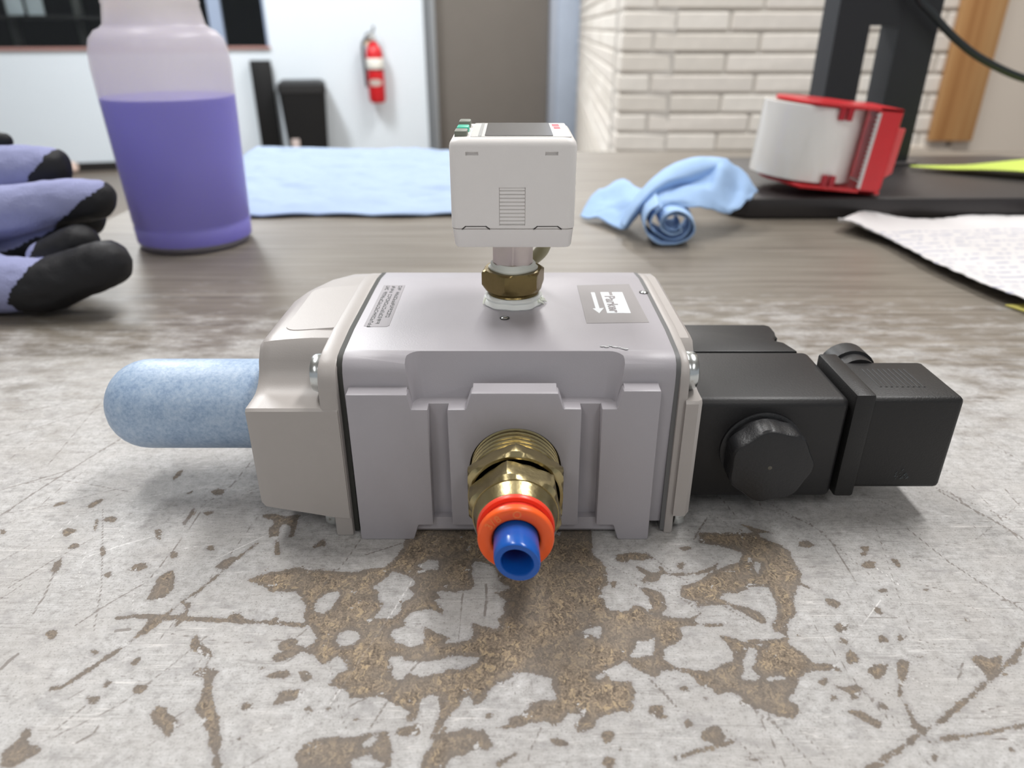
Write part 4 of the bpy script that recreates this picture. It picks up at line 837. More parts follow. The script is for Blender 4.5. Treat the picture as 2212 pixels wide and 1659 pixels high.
b = new_bm(); box(b, 0.2490, 0.2515, 0.4990, 0.545, 0.0235, 0.0716); bev(b, 0.0005, 1); obj('side_plate', tilted(b), M_redp, disp)
b = new_bm(); prism(b, [(0.2515, 0.030), (0.2565, 0.034), (0.2565, 0.0625), (0.2515, 0.0625)], 'y', 0.4975, 0.5000); bev(b, 0.0004, 1); obj('tab', tilted(b), plain('lighter_red_plastic', (220, 84, 84), 0.35), disp)
for z0, z1 in ((0.0640, 0.0716), (0.0217, 0.0290)):
    for k in range(2):
        b = new_bm(); box(b, 0.2105+k*0.0050, 0.2145+k*0.0050, 0.4965, 0.4990, z0, z1); bev(b, 0.0004, 1); obj('clip', tilted(b), M_redd, disp)
b = new_bm()
teeth = []
n = 17
for k in range(n):
    z = 0.0225 + k*(0.0480/n)
    teeth += [(0.2358, z), (0.2340, z + 0.0014)]
teeth += [(0.2358, 0.0708), (0.2372, 0.0708), (0.2372, 0.0225)]
prism(b, teeth, 'y', 0.4958, 0.4964); obj('cutter', tilted(b), plain('pale_cutter_strip', (214, 208, 206), 0.35, metal=0.3), disp, 0, label='pale toothed cutter')

# ------------------------------------------------------------------ lime sheet, papers
M_lime = plain('lime_paper', (206, 226, 98), 0.7, var=0.03, **{'Subsurface Weight': 0.0})
def lime_f(u, v):
    x = 0.3235 + 0.20*u + 0.012*v*0
    y0 = 0.601 - 0.135*u; y1 = 0.606 + 0.012*u
    y = y0 + (y1-y0)*v
    z = 0.0170 + 0.0130*max(0, u-0.12)*(0.35+0.65*(1-v)) + 0.0025*u + 0.0012*math.sin(u*9+v*3)*min(1, u*4)
    return (x, y, z)
b = grid_mesh(lime_f, 30, 8, 0.0006)
for v in b.verts: v.co.z = max(v.co.z, 0.0168)
t = obj('sticky_note', b, M_lime, None, 60); tag(t, 'lime yellow paper note lying on the black stand base', 'note')

def paper_mat():
    m, nt, bs = nodes_of('printed_paper'); L = nt.links.new
    tc = N(nt, 'ShaderNodeTexCoord'); mp = N(nt, 'ShaderNodeMapping'); mp.inputs['Rotation'].default_value = (0, 0, math.radians(-7))
    L(tc.outputs['UV'], mp.inputs[0]); sp = N(nt, 'ShaderNodeSeparateXYZ'); L(mp.outputs[0], sp.inputs[0])
    def M_(op, a, b_):
        n = N(nt, 'ShaderNodeMath', operation=op)
        for k, v in enumerate((a, b_)):
            if isinstance(v, (int, float)): n.inputs[k].default_value = v
            else: L(v, n.inputs[k])
        return n.outputs[0]
    row = M_('MULTIPLY', sp.outputs['Y'], 1/0.0082)
    fr = M_('FRACT', row, 0)
    inrow = M_('MULTIPLY', M_('GREATER_THAN', fr, 0.40), M_('LESS_THAN', fr, 0.68))
    wn = N(nt, 'ShaderNodeTexNoise'); wn.inputs['Scale'].default_value = 1; wn.inputs['Detail'].default_value = 2
    cb = N(nt, 'ShaderNodeCombineXYZ'); L(M_('MULTIPLY', sp.outputs['X'], 210), cb.inputs[0]); L(M_('MULTIPLY', M_('FLOOR', row, 0), 7.3), cb.inputs[1]); L(cb.outputs[0], wn.inputs['Vector'])
    wd = M_('GREATER_THAN', wn.outputs['Fac'], 0.48)
    xr = M_('MULTIPLY', M_('GREATER_THAN', sp.outputs['X'], 0.225), M_('LESS_THAN', sp.outputs['Y'], 0.418))
    ink = M_('MULTIPLY', M_('MULTIPLY', inrow, wd), xr)
    mx = N(nt, 'ShaderNodeMix', data_type='RGBA'); mx.inputs[6].default_value = lin((216, 213, 213)); mx.inputs[7].default_value = lin((168, 169, 184))
    L(ink, mx.inputs[0]); L(mx.outputs[2], bs.inputs['Base Color']); bs.inputs['Roughness'].default_value = 0.6
    return m
LOWE = [(0.2085,0.4600), (0.2158,0.4408), (0.2215,0.4300), (0.2235,0.4034), (0.2240,0.3738), (0.2269,0.3523), (0.2304,0.3307), (0.2349,0.3132), (0.243,0.285)]
TOPE = [(0.2085,0.4600), (0.2478,0.5010), (0.2612,0.4905), (0.2799,0.4840), (0.3120,0.4930), (0.3556,0.4935), (0.3669,0.4935), (0.42,0.488), (0.47,0.470)]
LE = catmull([(x, y, 0) for x, y in LOWE], 10); TE = catmull([(x, y, 0) for x, y in TOPE], 10)
def samp(C, t):
    f = t*(len(C)-1); i = min(int(f), len(C)-2); return C[i].lerp(C[i+1], f-i)
PUV = []
def paper_f(u, v):
    a = samp(LE, u); c = samp(TE, u)
    p = a.lerp(c, v)
    lift = 0.0050*math.exp(-((v)/0.10)**2)*min(1, u*5+0.5) + 0.0055*math.exp(-(u/0.16)**2)
    cr = 0.0012*abs(nz(p.x*90, p.y*90, 1)) + 0.0009*nz(p.x*40, p.y*30, 5)
    jag = 0.0011*nz(u*40, 2.2)
    return (p.x + (jag if v == 0 else 0), p.y + (0.0016*nz(u*60, 7) if v == 1 else 0), 0.0014 + lift*0.8 + max(0, cr) + 0.0008)
b = grid_mesh(paper_f, 110, 40, 0.0004)
uvl = b.loops.layers.uv.new('uv')
for f in b.faces:
    for l in f.loops: l[uvl].uv = (l.vert.co.x, l.vert.co.y)
t = obj('document', b, paper_mat(), None, 50); tag(t, 'crinkled white printed paper with a torn corner at the right bench edge', 'paper')
b = new_bm(); prism(b, [(0.2320,0.3210), (0.2420,0.2980), (0.30,0.2940), (0.30,0.3240)], 'z', 0.0005, 0.0011)
t = obj('paper_slip', b, plain('yellow_paper', (224, 214, 120), 0.7), None, 0); tag(t, 'yellow paper slip peeking out under the white printed paper', 'paper')
b = new_bm()
prism(b, rrect(0.3500, 0.40, 0.472, 0.484, 0.004), 'z', 0.0052, 0.0120); bev(b, 0.002, 2)
t = obj('clip', b, plain('grey_soft_clip', (164, 164, 170), 0.5)); tag(t, 'grey clip lying on the far edge of the printed paper', 'clip')
# ------------------------------------------------------------------ the valve
M_body = plain('grey_enamel', (169, 165, 170), 0.42, var=0.02, scale=200, bump=0.06, bscale=2600)
M_cap = plain('warm_grey_enamel', (171, 165, 161), 0.42, var=0.02, scale=200, bump=0.06, bscale=2600)
M_gask = plain('black_gasket', (50, 50, 46), 0.6)
M_brass = plain('brass', (176, 162, 122), 0.30, metal=1.0, var=0.10, scale=350, bump=0.12, bscale=900)
M_brass2 = plain('dull_brass', (132, 116, 78), 0.33, metal=1.0, var=0.12, scale=350, bump=0.15, bscale=900)
M_zinc = plain('zinc_plated', (212, 216, 216), 0.24, metal=1.0, var=0.05, scale=300)
M_ptfe = plain('white_thread_tape', (240, 242, 238), 0.55, var=0.03)
M_plast = plain('black_coil_plastic', (27, 26, 27), 0.46, var=0.08, scale=300, bump=0.10, bscale=1800)
M_plast2 = plain('black_connector_plastic', (24, 23, 23), 0.48, var=0.08, scale=300, bump=0.18, bscale=2200)
valve = thing('pneumatic_valve', (-0.003, 0.188, 0), 'grey pneumatic valve with black solenoid, blue silencer and square sensor standing on the worn bench', 'valve')

BACK = [(0.200, 0.0500), (0.2100, 0.0498), (0.2200, 0.0485), (0.2265, 0.0450), (0.2290, 0.0400), (0.2290, 0.0030)]
TOPF = [(0.1525, 0.0030), (0.1520, 0.0425), (0.1522, 0.0455), (0.1530, 0.0476), (0.1548, 0.0489), (0.1575, 0.0493), (0.1690, 0.0500)]
core = TOPF + BACK
b = new_bm(); prism(b, core, 'x', -0.0397, 0.0384)
# pocket behind the stepped lip
def rcut(x0, x1, yb, r, z, grow=0.0, n=6):
    pts = [(x0, 0.13), (x1, 0.13)]
    for k in range(n+1):
        a = math.radians(90*k/n); pts.append((x1 - r + r*math.cos(a), yb - r + r*math.sin(a)))
    for k in range(n+1):
        a = math.radians(90 + 90*k/n); pts.append((x0 + r + r*math.cos(a), yb - r + r*math.sin(a)))
    return [(x, y, z) for x, y in pts]
cut = new_bm(); loft(cut, [rcut(-0.0236, 0.0247, 0.1552, 0.0030, 0.0377), rcut(-0.0262, 0.0277, 0.1578, 0.0040, 0.0560)])
cut2 = new_bm(); prism(cut2, [(-0.0280, -0.01), (-0.0245, 0.0045), (0.0262, 0.0045), (0.0290, -0.01)], 'y', 0.13, 0.170)
cut3 = new_bm(); lathe(cut3, [(0.0110, 0), (0.0110, 0.025)], (0.0008, 0.1470, 0.0216), (0, 1, 0), 64)
cut2.free(); b = bool_diff(b, [cut, cut3])
bev(b, 0.0004, 2, 40)
p = new_bm()
plate = [(-0.0387, 0.0), (-0.0251, 0.0), (-0.0237, 0.0045), (-0.0199, 0.0045), (-0.0199, 0.0379), (-0.0153, 0.0379) , (-0.0153, 0.0045), (-0.0101, 0.0045), (-0.0088, 0.0003), (0.0108, 0.0003), (0.0122, 0.0045), (0.0166, 0.0045), (0.0166, 0.0381), (0.0211, 0.0381), (0.0211, 0.0045), (0.0257, 0.0045), (0.0271, 0.0), (0.0348, 0.0), (0.0346, 0.0428), (0.0259, 0.0428), (0.0246, 0.0383), (0.0211, 0.0383)]
# outline drawn as one ring: slots are open at the bottom, so split the plate at them
def plate_piece(pts): prism(p, pts, 'y', 0.1485, 0.1523)
plate_piece([(-0.0387, 0.0), (-0.0251, 0.0), (-0.0237, 0.0045), (-0.0199, 0.0045), (-0.0197, 0.0379), (-0.0236, 0.0379), (-0.0243, 0.0418), (-0.0387, 0.0418)])
plate_piece([(-0.0152, 0.0045), (-0.0101, 0.0045), (-0.0088, 0.0003), (0.0108, 0.0003), (0.0122, 0.0045), (0.0167, 0.0045), (0.0163, 0.0381), (0.0121, 0.0381), (0.0108, 0.0422), (-0.0095, 0.0422), (-0.0109, 0.0379), (-0.0152, 0.0379)])
plate_piece([(0.0213, 0.0045), (0.0257, 0.0045), (0.0271, 0.0), (0.0349, 0.0), (0.0346, 0.0428), (0.0258, 0.0428), (0.0246, 0.0381), (0.0210, 0.0381)])
cut4 = new_bm(); lathe(cut4, [(0.0110, 0), (0.0110, 0.025)], (0.0008, 0.1400, 0.0216), (0, 1, 0), 64)
p = bool_diff(p, [cut4])
bev(p, 0.0005, 2, 40)
# lip: the plate's upper edge slopes back to the shoulder
for x0, x1, z0 in ((-0.0387, -0.0243, 0.0418), (-0.0094, 0.0107, 0.0422), (0.0258, 0.0346, 0.0428)):
    prism(p, [(0.1492, z0-0.0012), (0.1492, z0-0.0001), (0.1526, z0+0.0006), (0.1526, z0-0.0012)], 'x', x0+0.0003, x1-0.0003)
# pocket floor ledge between the plate and the back wall
for x0, x1 in ((-0.0232, -0.0200), (-0.0150, -0.0109), (0.0121, 0.0160), (0.0214, 0.0243)):
    pass
# foot rail seen in the plate's lower cut-outs
prism(p, [(0.1503, 0.0058), (0.1503, 0.0022), (0.1512, 0.0011), (0.1600, 0.0009), (0.1600, 0.0058)], 'x', -0.0384, 0.0345)
mtmp = bpy.data.meshes.new('t'); p.to_mesh(mtmp); p.free(); b.from_mesh(mtmp); bpy.data.meshes.remove(mtmp)
body = obj('valve_body', b, M_body, valve, 32)

# chip of bare metal on the pocket's right corner
b = new_bm()
rnd = random.Random(3)
for k in range(16):
    t_ = k/15
    x = 0.0215 + 0.0056*t_; y = 0.1592 - 0.0018*t_*t_ + 0.0004*rnd.uniform(-1, 1)
    z = 0.04944 + (y-0.1575)*0.06
    r = 0.00018 + 0.00040*rnd.random()
    bmesh.ops.create_icosphere(b, subdivisions=1, radius=r, matrix=Matrix.Translation((x, y, z)) @ Matrix.Diagonal((1.3, 0.9, 0.10, 1)))
obj('paint_chips', b, plain('bare_aluminium', (188, 188, 190), 0.7, metal=0.1, var=0.5, scale=900), valve, 40, kind='stuff')
for px, py in ((-0.0019, 0.1761), (0.0376, 0.1965)):
    b = new_bm(); lathe(b, [(0, -0.0003), (0.0009, -0.0003), (0.0009, 0.0002), (0.0006, 0.0004), (0, 0.0004)], (px, py, 0.0500), (0,0,1), 14); obj('pin', b, M_zinc, valve)
    b = new_bm(); lathe(b, [(0.0009, 0.0001), (0.0013, 0.0001), (0.0013, 0.00018), (0.0009, 0.00018)], (px, py, 0.0500), (0,0,1), 14); obj('pin_hole', b, M_gask, valve)

# gaskets and end caps
def scaled(prof, dy, dz):
    return [(y + dy*(1 if y > 0.19 else -1), z + (dz if z > 0.03 else 0)) for y, z in prof]
capprof = [(0.1500, 0.0), (0.1500, 0.0405), (0.1503, 0.0440), (0.1515, 0.0468), (0.1540, 0.0484), (0.1580, 0.0491), (0.1690, 0.0499)] + [(0.205, 0.0499), (0.2150, 0.0494), (0.2240, 0.0470), (0.2285, 0.0420), (0.2300, 0.0380), (0.2300, 0.0)]
b = new_bm(); prism(b, [(y, z) for y, z in [(0.1515, 0.0008)] + core[1:-1] + [(0.2285, 0.0008)]], 'x', -0.0409, -0.0396); obj('gasket', b, M_gask, valve)
b = new_bm(); prism(b, [(y, z) for y, z in [(0.1515, 0.0008)] + core[1:-1] + [(0.2285, 0.0008)]], 'x', 0.0383, 0.0394); obj('gasket', b, plain('grey_gasket', (96, 96, 96), 0.5), valve)

def lprof(zs, zt, zb, yb, yf=0.1500):
    """cap block outline in (y, z): shelf, hollow fillet, overhang, top, rounded back"""
    pts = [(yf, zb), (yf, zs-0.0006), (yf+0.0006, zs)]
    r = 0.0085; cy, cz = 0.1560, zs + r
    pts += [(cy, zs)]
    for k in range(1, 7):
        a = math.radians(-90 + 75*k/6); pts.append((cy + r*math.cos(a)*0.92, cz + r*math.sin(a)))
    pts += [(0.1650, zt-0.0016), (0.1662, zt-0.0003), (0.1690, zt), (yb-0.012, zt), (yb-0.004, zt-0.0015), (yb, zt-0.006), (yb, zb)]
    return pts
lp = new_bm()
prism(lp, capprof, 'x', -0.0453, -0.0408)
bev(lp, 0.0006, 2, 40)
blk = new_bm()
secs = [(-0.0412, 0.0491, 0.0058, 0.226), (-0.0452, 0.0490, 0.0062, 0.226), (-0.0500, 0.0490, 0.0072, 0.2255), (-0.0560, 0.0486, 0.0084, 0.221), (-0.0600, 0.0482, 0.0092, 0.214), (-0.0620, 0.0478, 0.0096, 0.207), (-0.0632, 0.0470, 0.0102, 0.201)]
rings = []
for x, zt, zb, yb in secs:
    pr = lprof(0.0373, zt, zb, yb, 0.1497)
    if x < -0.0630: pr = [(y + (0.0006 if y < 0.17 else 0), z - (0.0004 if z > 0.03 else -0.0003)) for y, z in pr]
    rings.append([(x, y, z) for y, z in pr])
loft(blk, rings)
bmesh.ops.recalc_face_normals(blk, faces=blk.faces)
# raised panel on the top of the cap
pan = new_bm()
pp = rrect(-0.0585, -0.0416, 0.1705, 0.2050, 0.004)
loft(pan, [[(x, y, 0.0478 + 0.0012*(x+0.0585)/0.017) for x, y in pp], [(x*0.985-0.0008, 0.1877+(y-0.1877)*0.97, 0.0486 + 0.0012*(x+0.0585)/0.017) for x, y in pp]])
for part in (blk, pan):
    mtmp = bpy.data.meshes.new('t'); part.to_mesh(mtmp); part.free(); lp.from_mesh(mtmp); bpy.data.meshes.remove(mtmp)
lcap = obj('end_cap', lp, M_cap, valve, 38)

rp = new_bm()
capr = [(y + (0.0012 if y < 0.17 else 0), z) for y, z in capprof]
prism(rp, capr, 'x', 0.0393, 0.0416)
bev(rp, 0.0005, 2, 40)
blk = new_bm()
rings = []
for x, e in ((0.0410, 0.0), (0.0440, 0.0), (0.0450, 0.0008)):
    pr = lprof(0.0390, 0.0490-e, 0.0062+e, 0.226-e, 0.1502+e)
    rings.append([(x, y, z) for y, z in pr])
loft(blk, rings)
for part in (blk,):
    mtmp = bpy.data.meshes.new('t'); part.to_mesh(mtmp); part.free(); rp.from_mesh(mtmp); bpy.data.meshes.remove(mtmp)
rcap = obj('end_cap', rp, M_cap, valve, 38)

def screw(c, d, parent):
    b = new_bm(); lathe(b, [(0, 0), (0.0045, 0), (0.0047, 0.0003), (0.0047, 0.0018), (0.0044, 0.0025), (0.0034, 0.0029), (0.0015, 0.0029), (0.0015, 0.0018), (0, 0.0018)], c, d, 28)
    return obj('screw', b, M_zinc, parent, 40)
screw((-0.0453, 0.1580, 0.0430), (-1, 0, 0), lcap)
screw((-0.0453, 0.1552, 0.0056), (-1, 0, 0), lcap)
screw((0.0416, 0.1580, 0.0436), (1, 0, 0), rcap)
screw((0.0418, 0.1552, 0.0058), (1, 0, 0), rcap)

# blue sintered silencer
def felt():
    m, nt, bs = nodes_of('blue_sintered'); L = nt.links.new
    tc = N(nt, 'ShaderNodeTexCoord'); nzn = N(nt, 'ShaderNodeTexNoise'); nzn.inputs['Scale'].default_value = 900; nzn.inputs['Detail'].default_value = 4; nzn.inputs['Roughness'].default_value = 0.7
    n2 = N(nt, 'ShaderNodeTexNoise'); n2.inputs['Scale'].default_value = 160; n2.inputs['Detail'].default_value = 3
    L(tc.outputs['Object'], nzn.inputs['Vector']); L(tc.outputs['Object'], n2.inputs['Vector'])
    r = ramp(nt, [(0.3, lin((124, 148, 182))), (0.5, lin((160, 182, 208))), (0.7, lin((190, 206, 224)))])
    ad = N(nt, 'ShaderNodeMath', operation='MULTIPLY_ADD'); L(n2.outputs['Fac'], ad.inputs[0]); ad.inputs[1].default_value = 0.35; 
    sb = N(nt, 'ShaderNodeMath', operation='MULTIPLY'); L(nzn.outputs['Fac'], sb.inputs[0]); sb.inputs[1].default_value = 0.68; L(sb.outputs[0], ad.inputs[2])
    L(ad.outputs[0], r.inputs[0]); L(r.outputs[0], bs.inputs['Base Color']); bs.inputs['Roughness'].default_value = 0.42
    bp = N(nt, 'ShaderNodeBump'); bp.inputs['Strength'].default_value = 0.25; bp.inputs['Distance'].default_value = 0.0003; L(nzn.outputs['Fac'], bp.inputs['Height']); L(bp.outputs['Normal'], bs.inputs['Normal'])
    return m
b = new_bm()
R = 0.01255
prof_ = [(0.0095, 0), (0.0095, 0.0015), (0.0119, 0.0018), (R, 0.003), (R, 0.0385)] + [(R*math.cos(a)**0.9 if k < 9 else 0, 0.0385 + 0.0119*math.sin(a)) for k, a in [(k, math.radians(10*k)) for k in range(1, 10)]]
lathe(b, prof_, (-0.0625, 0.1800, 0.0230), (-1, 0, 0), 56); obj('silencer', b, felt(), valve, 50)

# front port: bushing, push-in fitting, release collar, blue tube
AX = (0.0008, 0.0, 0.0216)
def ring_y(bm, prof, n=64): lathe(bm, [(r, -y) for r, y in prof], AX, (0, -1, 0), n)
def hexring(y, af, rot):
    R_ = af/2/math.cos(math.pi/6)
    return [(AX[0] + R_*math.cos(math.radians(60*k + rot)), y, AX[2] + R_*math.sin(math.radians(60*k + rot))) for k in range(6)]
def hexnut(bm, y0, y1, af, rot, cham0=0.0006, cham1=0.0006, n=12):
    """hexagon whose corners are turned down on both faces"""
    def sec(y, inset):
        R_ = af/2/math.cos(math.pi/6); out = []
        for k in range(6):
            p0 = hexring(y, af, rot)[k]; p1 = hexring(y, af, rot)[(k+1) % 6]
            for j in range(n):
                t_ = j/n
                x = p0[0]*(1-t_) + p1[0]*t_ - AX[0]; z = p0[2]*(1-t_) + p1[2]*t_ - AX[2]
                rr = math.hypot(x, z); lim = R_ - inset
                s = min(1, lim/rr)
                out.append((AX[0] + x*s, y, AX[2] + z*s))
        return out
    c = R_c = af/2/math.cos(math.pi/6) - af/2
    loft(bm, [sec(y0, c*1.0), sec(y0 - cham0, c*0.35), sec(y0 - 2.2*cham0, 0.0), sec(y1 + 2.2*cham1, 0.0), sec(y1 + cham1, c*0.35), sec(y1, c*1.0)])
fit = new_bm()
th_ = []
y = 0.1600
while y > 0.1408:
    th_ += [(0.01075, y), (0.01075, y-0.0005), (0.0098, y-0.0009), (0.0098, y-0.0012)]
    y -= 0.0017
ring_y(fit, [(0.0, 0.1605)] + th_ + [(0.0100, 0.1404), (0.0, 0.1404)])
hx = new_bm(); hexnut(hx, 0.1408, 0.1366, 0.0218, 30)
hc = new_bm(); lathe(hc, [(0.0102, -0.1384), (0.0102, -0.1300)], AX, (0, -1, 0), 48)
hx = bool_diff(hx, [hc])
mtmp = bpy.data.meshes.new('t'); hx.to_mesh(mtmp); hx.free(); fit.from_mesh(mtmp); bpy.data.meshes.remove(mtmp)
fb = obj('bushing', fit, M_brass, valve, 30)
b = new_bm()
ring_y(b, [(0.0101, 0.1368), (0.0101, 0.1383), (0.0085, 0.1383), (0.0085, 0.1382), (0.0100, 0.1382), (0.0100, 0.1368), (0.0101, 0.1368)]); obj('bore_shade_ring', b, plain('bore_shade', (34, 30, 24), 0.5), fb, 30, label='dark ring for the shade inside the bushing mouth')  # dark ring puts the gap's shade into colour
b = new_bm()
ring_y(b, [(0.0, 0.1382), (0.0084, 0.1382), (0.0084, 0.1355), (0.0, 0.1355)])
hexnut(b, 0.1358, 0.1296, 0.0192, 40, 0.0004, 0.0009)
ring_y(b, [(0.0, 0.1300), (0.0094, 0.1300), (0.0093, 0.1290), (0.0088, 0.1280), (0.0086, 0.1262), (0.0083, 0.1257), (0.0, 0.1257)])
obj('fitting', b, M_brass, valve, 30)
M_or = plain('orange_collar', (255, 98, 36), 0.32, var=0.02)
M_or2 = plain('red_orange_collar', (246, 72, 48), 0.32, var=0.02)
b = new_bm(); ring_y(b, [(0.0, 0.1263), (0.0080, 0.1263), (0.0084, 0.1260), (0.0084, 0.1251), (0.0082, 0.1248), (0.0074, 0.1248), (0.0, 0.1248)]); col1 = obj('collar_flange', b, M_or2, valve, 40)
b = new_bm(); ring_y(b, [(0.0, 0.1249), (0.0073, 0.1249), (0.0073, 0.1229), (0.0, 0.1229)]); obj('collar_neck', b, plain('deep_red_orange', (214, 48, 30), 0.4), valve, 40)
b = new_bm(); ring_y(b, [(0.0050, 0.1230), (0.0078, 0.1230), (0.0081, 0.1227), (0.0081, 0.1216), (0.0080, 0.12125), (0.0077, 0.1210), (0.0056, 0.1210), (0.0052, 0.1212), (0.0050, 0.1216), (0.0050, 0.1230)], 72); col2 = obj('release_ring', b, M_or, valve, 40)
M_blue = plain('blue_nylon_tube', (22, 88, 178), 0.22, var=0.02, **{'Subsurface Weight': 0.12, 'Subsurface Radius': (0.001, 0.002, 0.004)})
b = new_bm()
def tube_sec(y, r, tilt): return [(AX[0] + 0.00025*(0.1232-y)/0.01 + r*math.cos(2*math.pi*k/48), y + tilt*(r*math.cos(2*math.pi*k/48))*0.30 , AX[2] - 0.0001 + r*math.sin(2*math.pi*k/48)) for k in range(48)]
loft(b, [tube_sec(0.1290, 0.00476, 0), tube_sec(0.1180, 0.00476, 0), tube_sec(0.1148, 0.00476, -0.6), tube_sec(0.1144, 0.00468, -0.6), tube_sec(0.1141, 0.0045, -0.6), tube_sec(0.1141, 0.0034, -0.6), tube_sec(0.1144, 0.00318, -0.6), tube_sec(0.1200, 0.00315, 0), tube_sec(0.1280, 0.00315, 0)], caps=False)
obj('tube', b, M_blue, valve, 40)
b = new_bm(); lathe(b, [(0, 0), (0.0032, 0)], (AX[0], 0.1279, AX[2]), (0, 1, 0), 32, caps=(False, False)); obj('tube_shade_disc', b, plain('tube_inside_shade', (12, 22, 40), 0.6), valve)  # dark disc stands in for the shade down the tube bore

# raised lettering on the release ring
def text_bm(s, size, depth, bold=0.0):
    cu = bpy.data.curves.new('t', 'FONT'); cu.body = s; cu.size = size; cu.extrude = depth; cu.align_x = 'CENTER'; cu.align_y = 'CENTER'; cu.resolution_u = 3; cu.offset = bold
    o_ = bpy.data.objects.new('t', cu); COL.objects.link(o_)
    me_ = bpy.data.meshes.new_from_object(o_.evaluated_get(bpy.context.evaluated_depsgraph_get()))
    bm = new_bm(); bm.from_mesh(me_)
    bpy.data.objects.remove(o_, do_unlink=True); bpy.data.curves.remove(cu); bpy.data.meshes.remove(me_)
    return bm
M_or3 = plain('orange_raised_print', (255, 128, 60), 0.4)
b = new_bm()
for ch, ang in (('3', 146), ('/', 135), ('8', 124), ('O', 88)):
    tb = text_bm(ch, 0.0024, 0.00010, 0.00004)
    a = math.radians(ang)
    mt = Matrix.Translation((AX[0] + 0.0066*math.cos(a), 0.12098, AX[2] + 0.0066*math.sin(a))) @ Matrix.Rotation(a - math.pi/2, 4, Vector((0, -1, 0))) @ Matrix.Rotation(math.pi/2, 4, 'X')
    bmesh.ops.transform(tb, matrix=mt, verts=tb.verts)
    mtmp = bpy.data.meshes.new('t'); tb.to_mesh(mtmp); tb.free(); b.from_mesh(mtmp); bpy.data.meshes.remove(mtmp)
obj('raised_lettering', b, M_or3, col2, 0)

# ------------------------------------------------------------------ top port and sensor
SX, SY = 0.0003, 0.1895
def ring_z(bm, prof, n=48): lathe(bm, prof, (SX, SY, 0), (0, 0, 1), n)
b = new_bm()
ring_z(b, [(0.0080, 0.0499), (0.0083, 0.0503), (0.0080, 0.0512), (0.0076, 0.0514), (0.0078, 0.0520), (0.0073, 0.0526), (0.0, 0.0526)])
for v in b.verts:
    a = math.atan2(v.co.y-SY, v.co.x-SX)
    k = 1 + 0.03*math.sin(5*a+1) + 0.02*math.sin(11*a)
    if v.co.z < 0.0522: v.co.x = SX + (v.co.x-SX)*k; v.co.y = SY + (v.co.y-SY)*k
seal = obj('thread_seal', b, M_ptfe, valve, 50)
b = new_bm()
rnd = random.Random(11)
for a0 in (3.35, 5.75, 5.95, 6.1):
    ln = rnd.uniform(0.0006, 0.0016)
    tube(b, [(SX+0.0078*math.cos(a0), SY+0.0078*math.sin(a0), 0.0513), (SX+(0.0078+ln*0.6)*math.cos(a0+0.12), SY+(0.0078+ln*0.6)*math.sin(a0+0.12), 0.0509), (SX+(0.0078+ln)*math.cos(a0+0.2), SY+(0.0078+ln)*math.sin(a0+0.2), 0.0503)], [0.0004, 0.0003, 0.00015], 6)
obj('seal_threads', b, plain('pale_green_ptfe', (232, 236, 222), 0.6), seal, 50)
b = new_bm()
ring_z(b, [(0.0, 0.0524), (0.0066, 0.0524), (0.0070, 0.0528), (0.0067, 0.0533), (0.0071, 0.0538), (0.0072, 0.0545), (0.0, 0.0545)])
R_ = 0.0160/2/math.cos(math.pi/6)
def zhex(z, R0, rot=15, n=10, lim=1e9):
    out = []
    for k in range(6):
        a0, a1 = math.radians(60*k+rot), math.radians(60*k+60+rot)
        for j in range(n):
            t_ = j/n; x = R0*(math.cos(a0)*(1-t_)+math.cos(a1)*t_); y_ = R0*(math.sin(a0)*(1-t_)+math.sin(a1)*t_)
            s = min(1, lim/math.hypot(x, y_)); out.append((SX+x*s, SY+y_*s, z))
    return out
Rh = 0.0088
loft(b, [zhex(0.0540, Rh, lim=Rh*0.88), zhex(0.0549, Rh, lim=Rh*0.95), zhex(0.0556, Rh), zhex(0.0588, Rh), zhex(0.0592, Rh, lim=Rh*0.96), zhex(0.0596, Rh, lim=Rh*0.88)])
obj('hex_reducer', b, M_brass2, valve, 30)
b = new_bm(); ring_z(b, [(0.0, 0.0594), (0.0064, 0.0594), (0.0065, 0.0600), (0.0058, 0.0604), (0.0059, 0.0610), (0.0055, 0.0615), (0.0, 0.0615)])
for v in b.verts:
    a = math.atan2(v.co.y-SY, v.co.x-SX); k = 1 + 0.04*math.sin(4*a+2)
    v.co.x = SX + (v.co.x-SX)*k; v.co.y = SY + (v.co.y-SY)*k
obj('thread_seal', b, plain('greenish_thread_tape', (236, 239, 230), 0.55), valve, 50)
M_nick = plain('nickel_hex', (204, 194, 190), 0.3, metal=1.0, var=0.12, scale=200)
b = new_bm(); ring_z(b, [(0.0, 0.0612), (0.0050, 0.0612), (0.0052, 0.0618), (0.0, 0.0618)], 32)
loft(b, [zhex(0.0612, 0.0061, 28, lim=0.0055), zhex(0.0619, 0.0061, 28), zhex(0.0690, 0.0061, 28)]); obj('sensor_nut', b, M_nick, valve, 30)

M_sens = plain('pale_grey_abs', (232, 228, 225), 0.5, var=0.015, scale=200, bump=0.05, bscale=2500)
sx0, sx1, sy0, sy1 = -0.0148, 0.0153, 0.1750, 0.2052
ss = new_bm()
rings = []
def rr(ins, z, r=0.0018): return [(x, y, z) for x, y in rrect(sx0+ins, sx1-ins, sy0+ins, sy1-ins, r, 4)]
rings = [rr(0.0003, 0.0737, 0.0017), rr(0.0, 0.0740), rr(0.0, 0.0930), rr(0.0002, 0.0938), rr(0.0007, 0.0944), rr(0.0014, 0.0948), rr(0.0020, 0.0949)]
loft(ss, rings)
cuts = []
for x0, x1 in ((-0.0109, -0.0079), (0.0078, 0.0108)):
    c_ = new_bm(); box(c_, x0, x1, 0.17, 0.1757, 0.0911, 0.0919); cuts.append(c_)
c_ = new_bm(); box(c_, -0.0031, 0.0032, 0.17, 0.1755, 0.0746, 0.0837); cuts.append(c_)
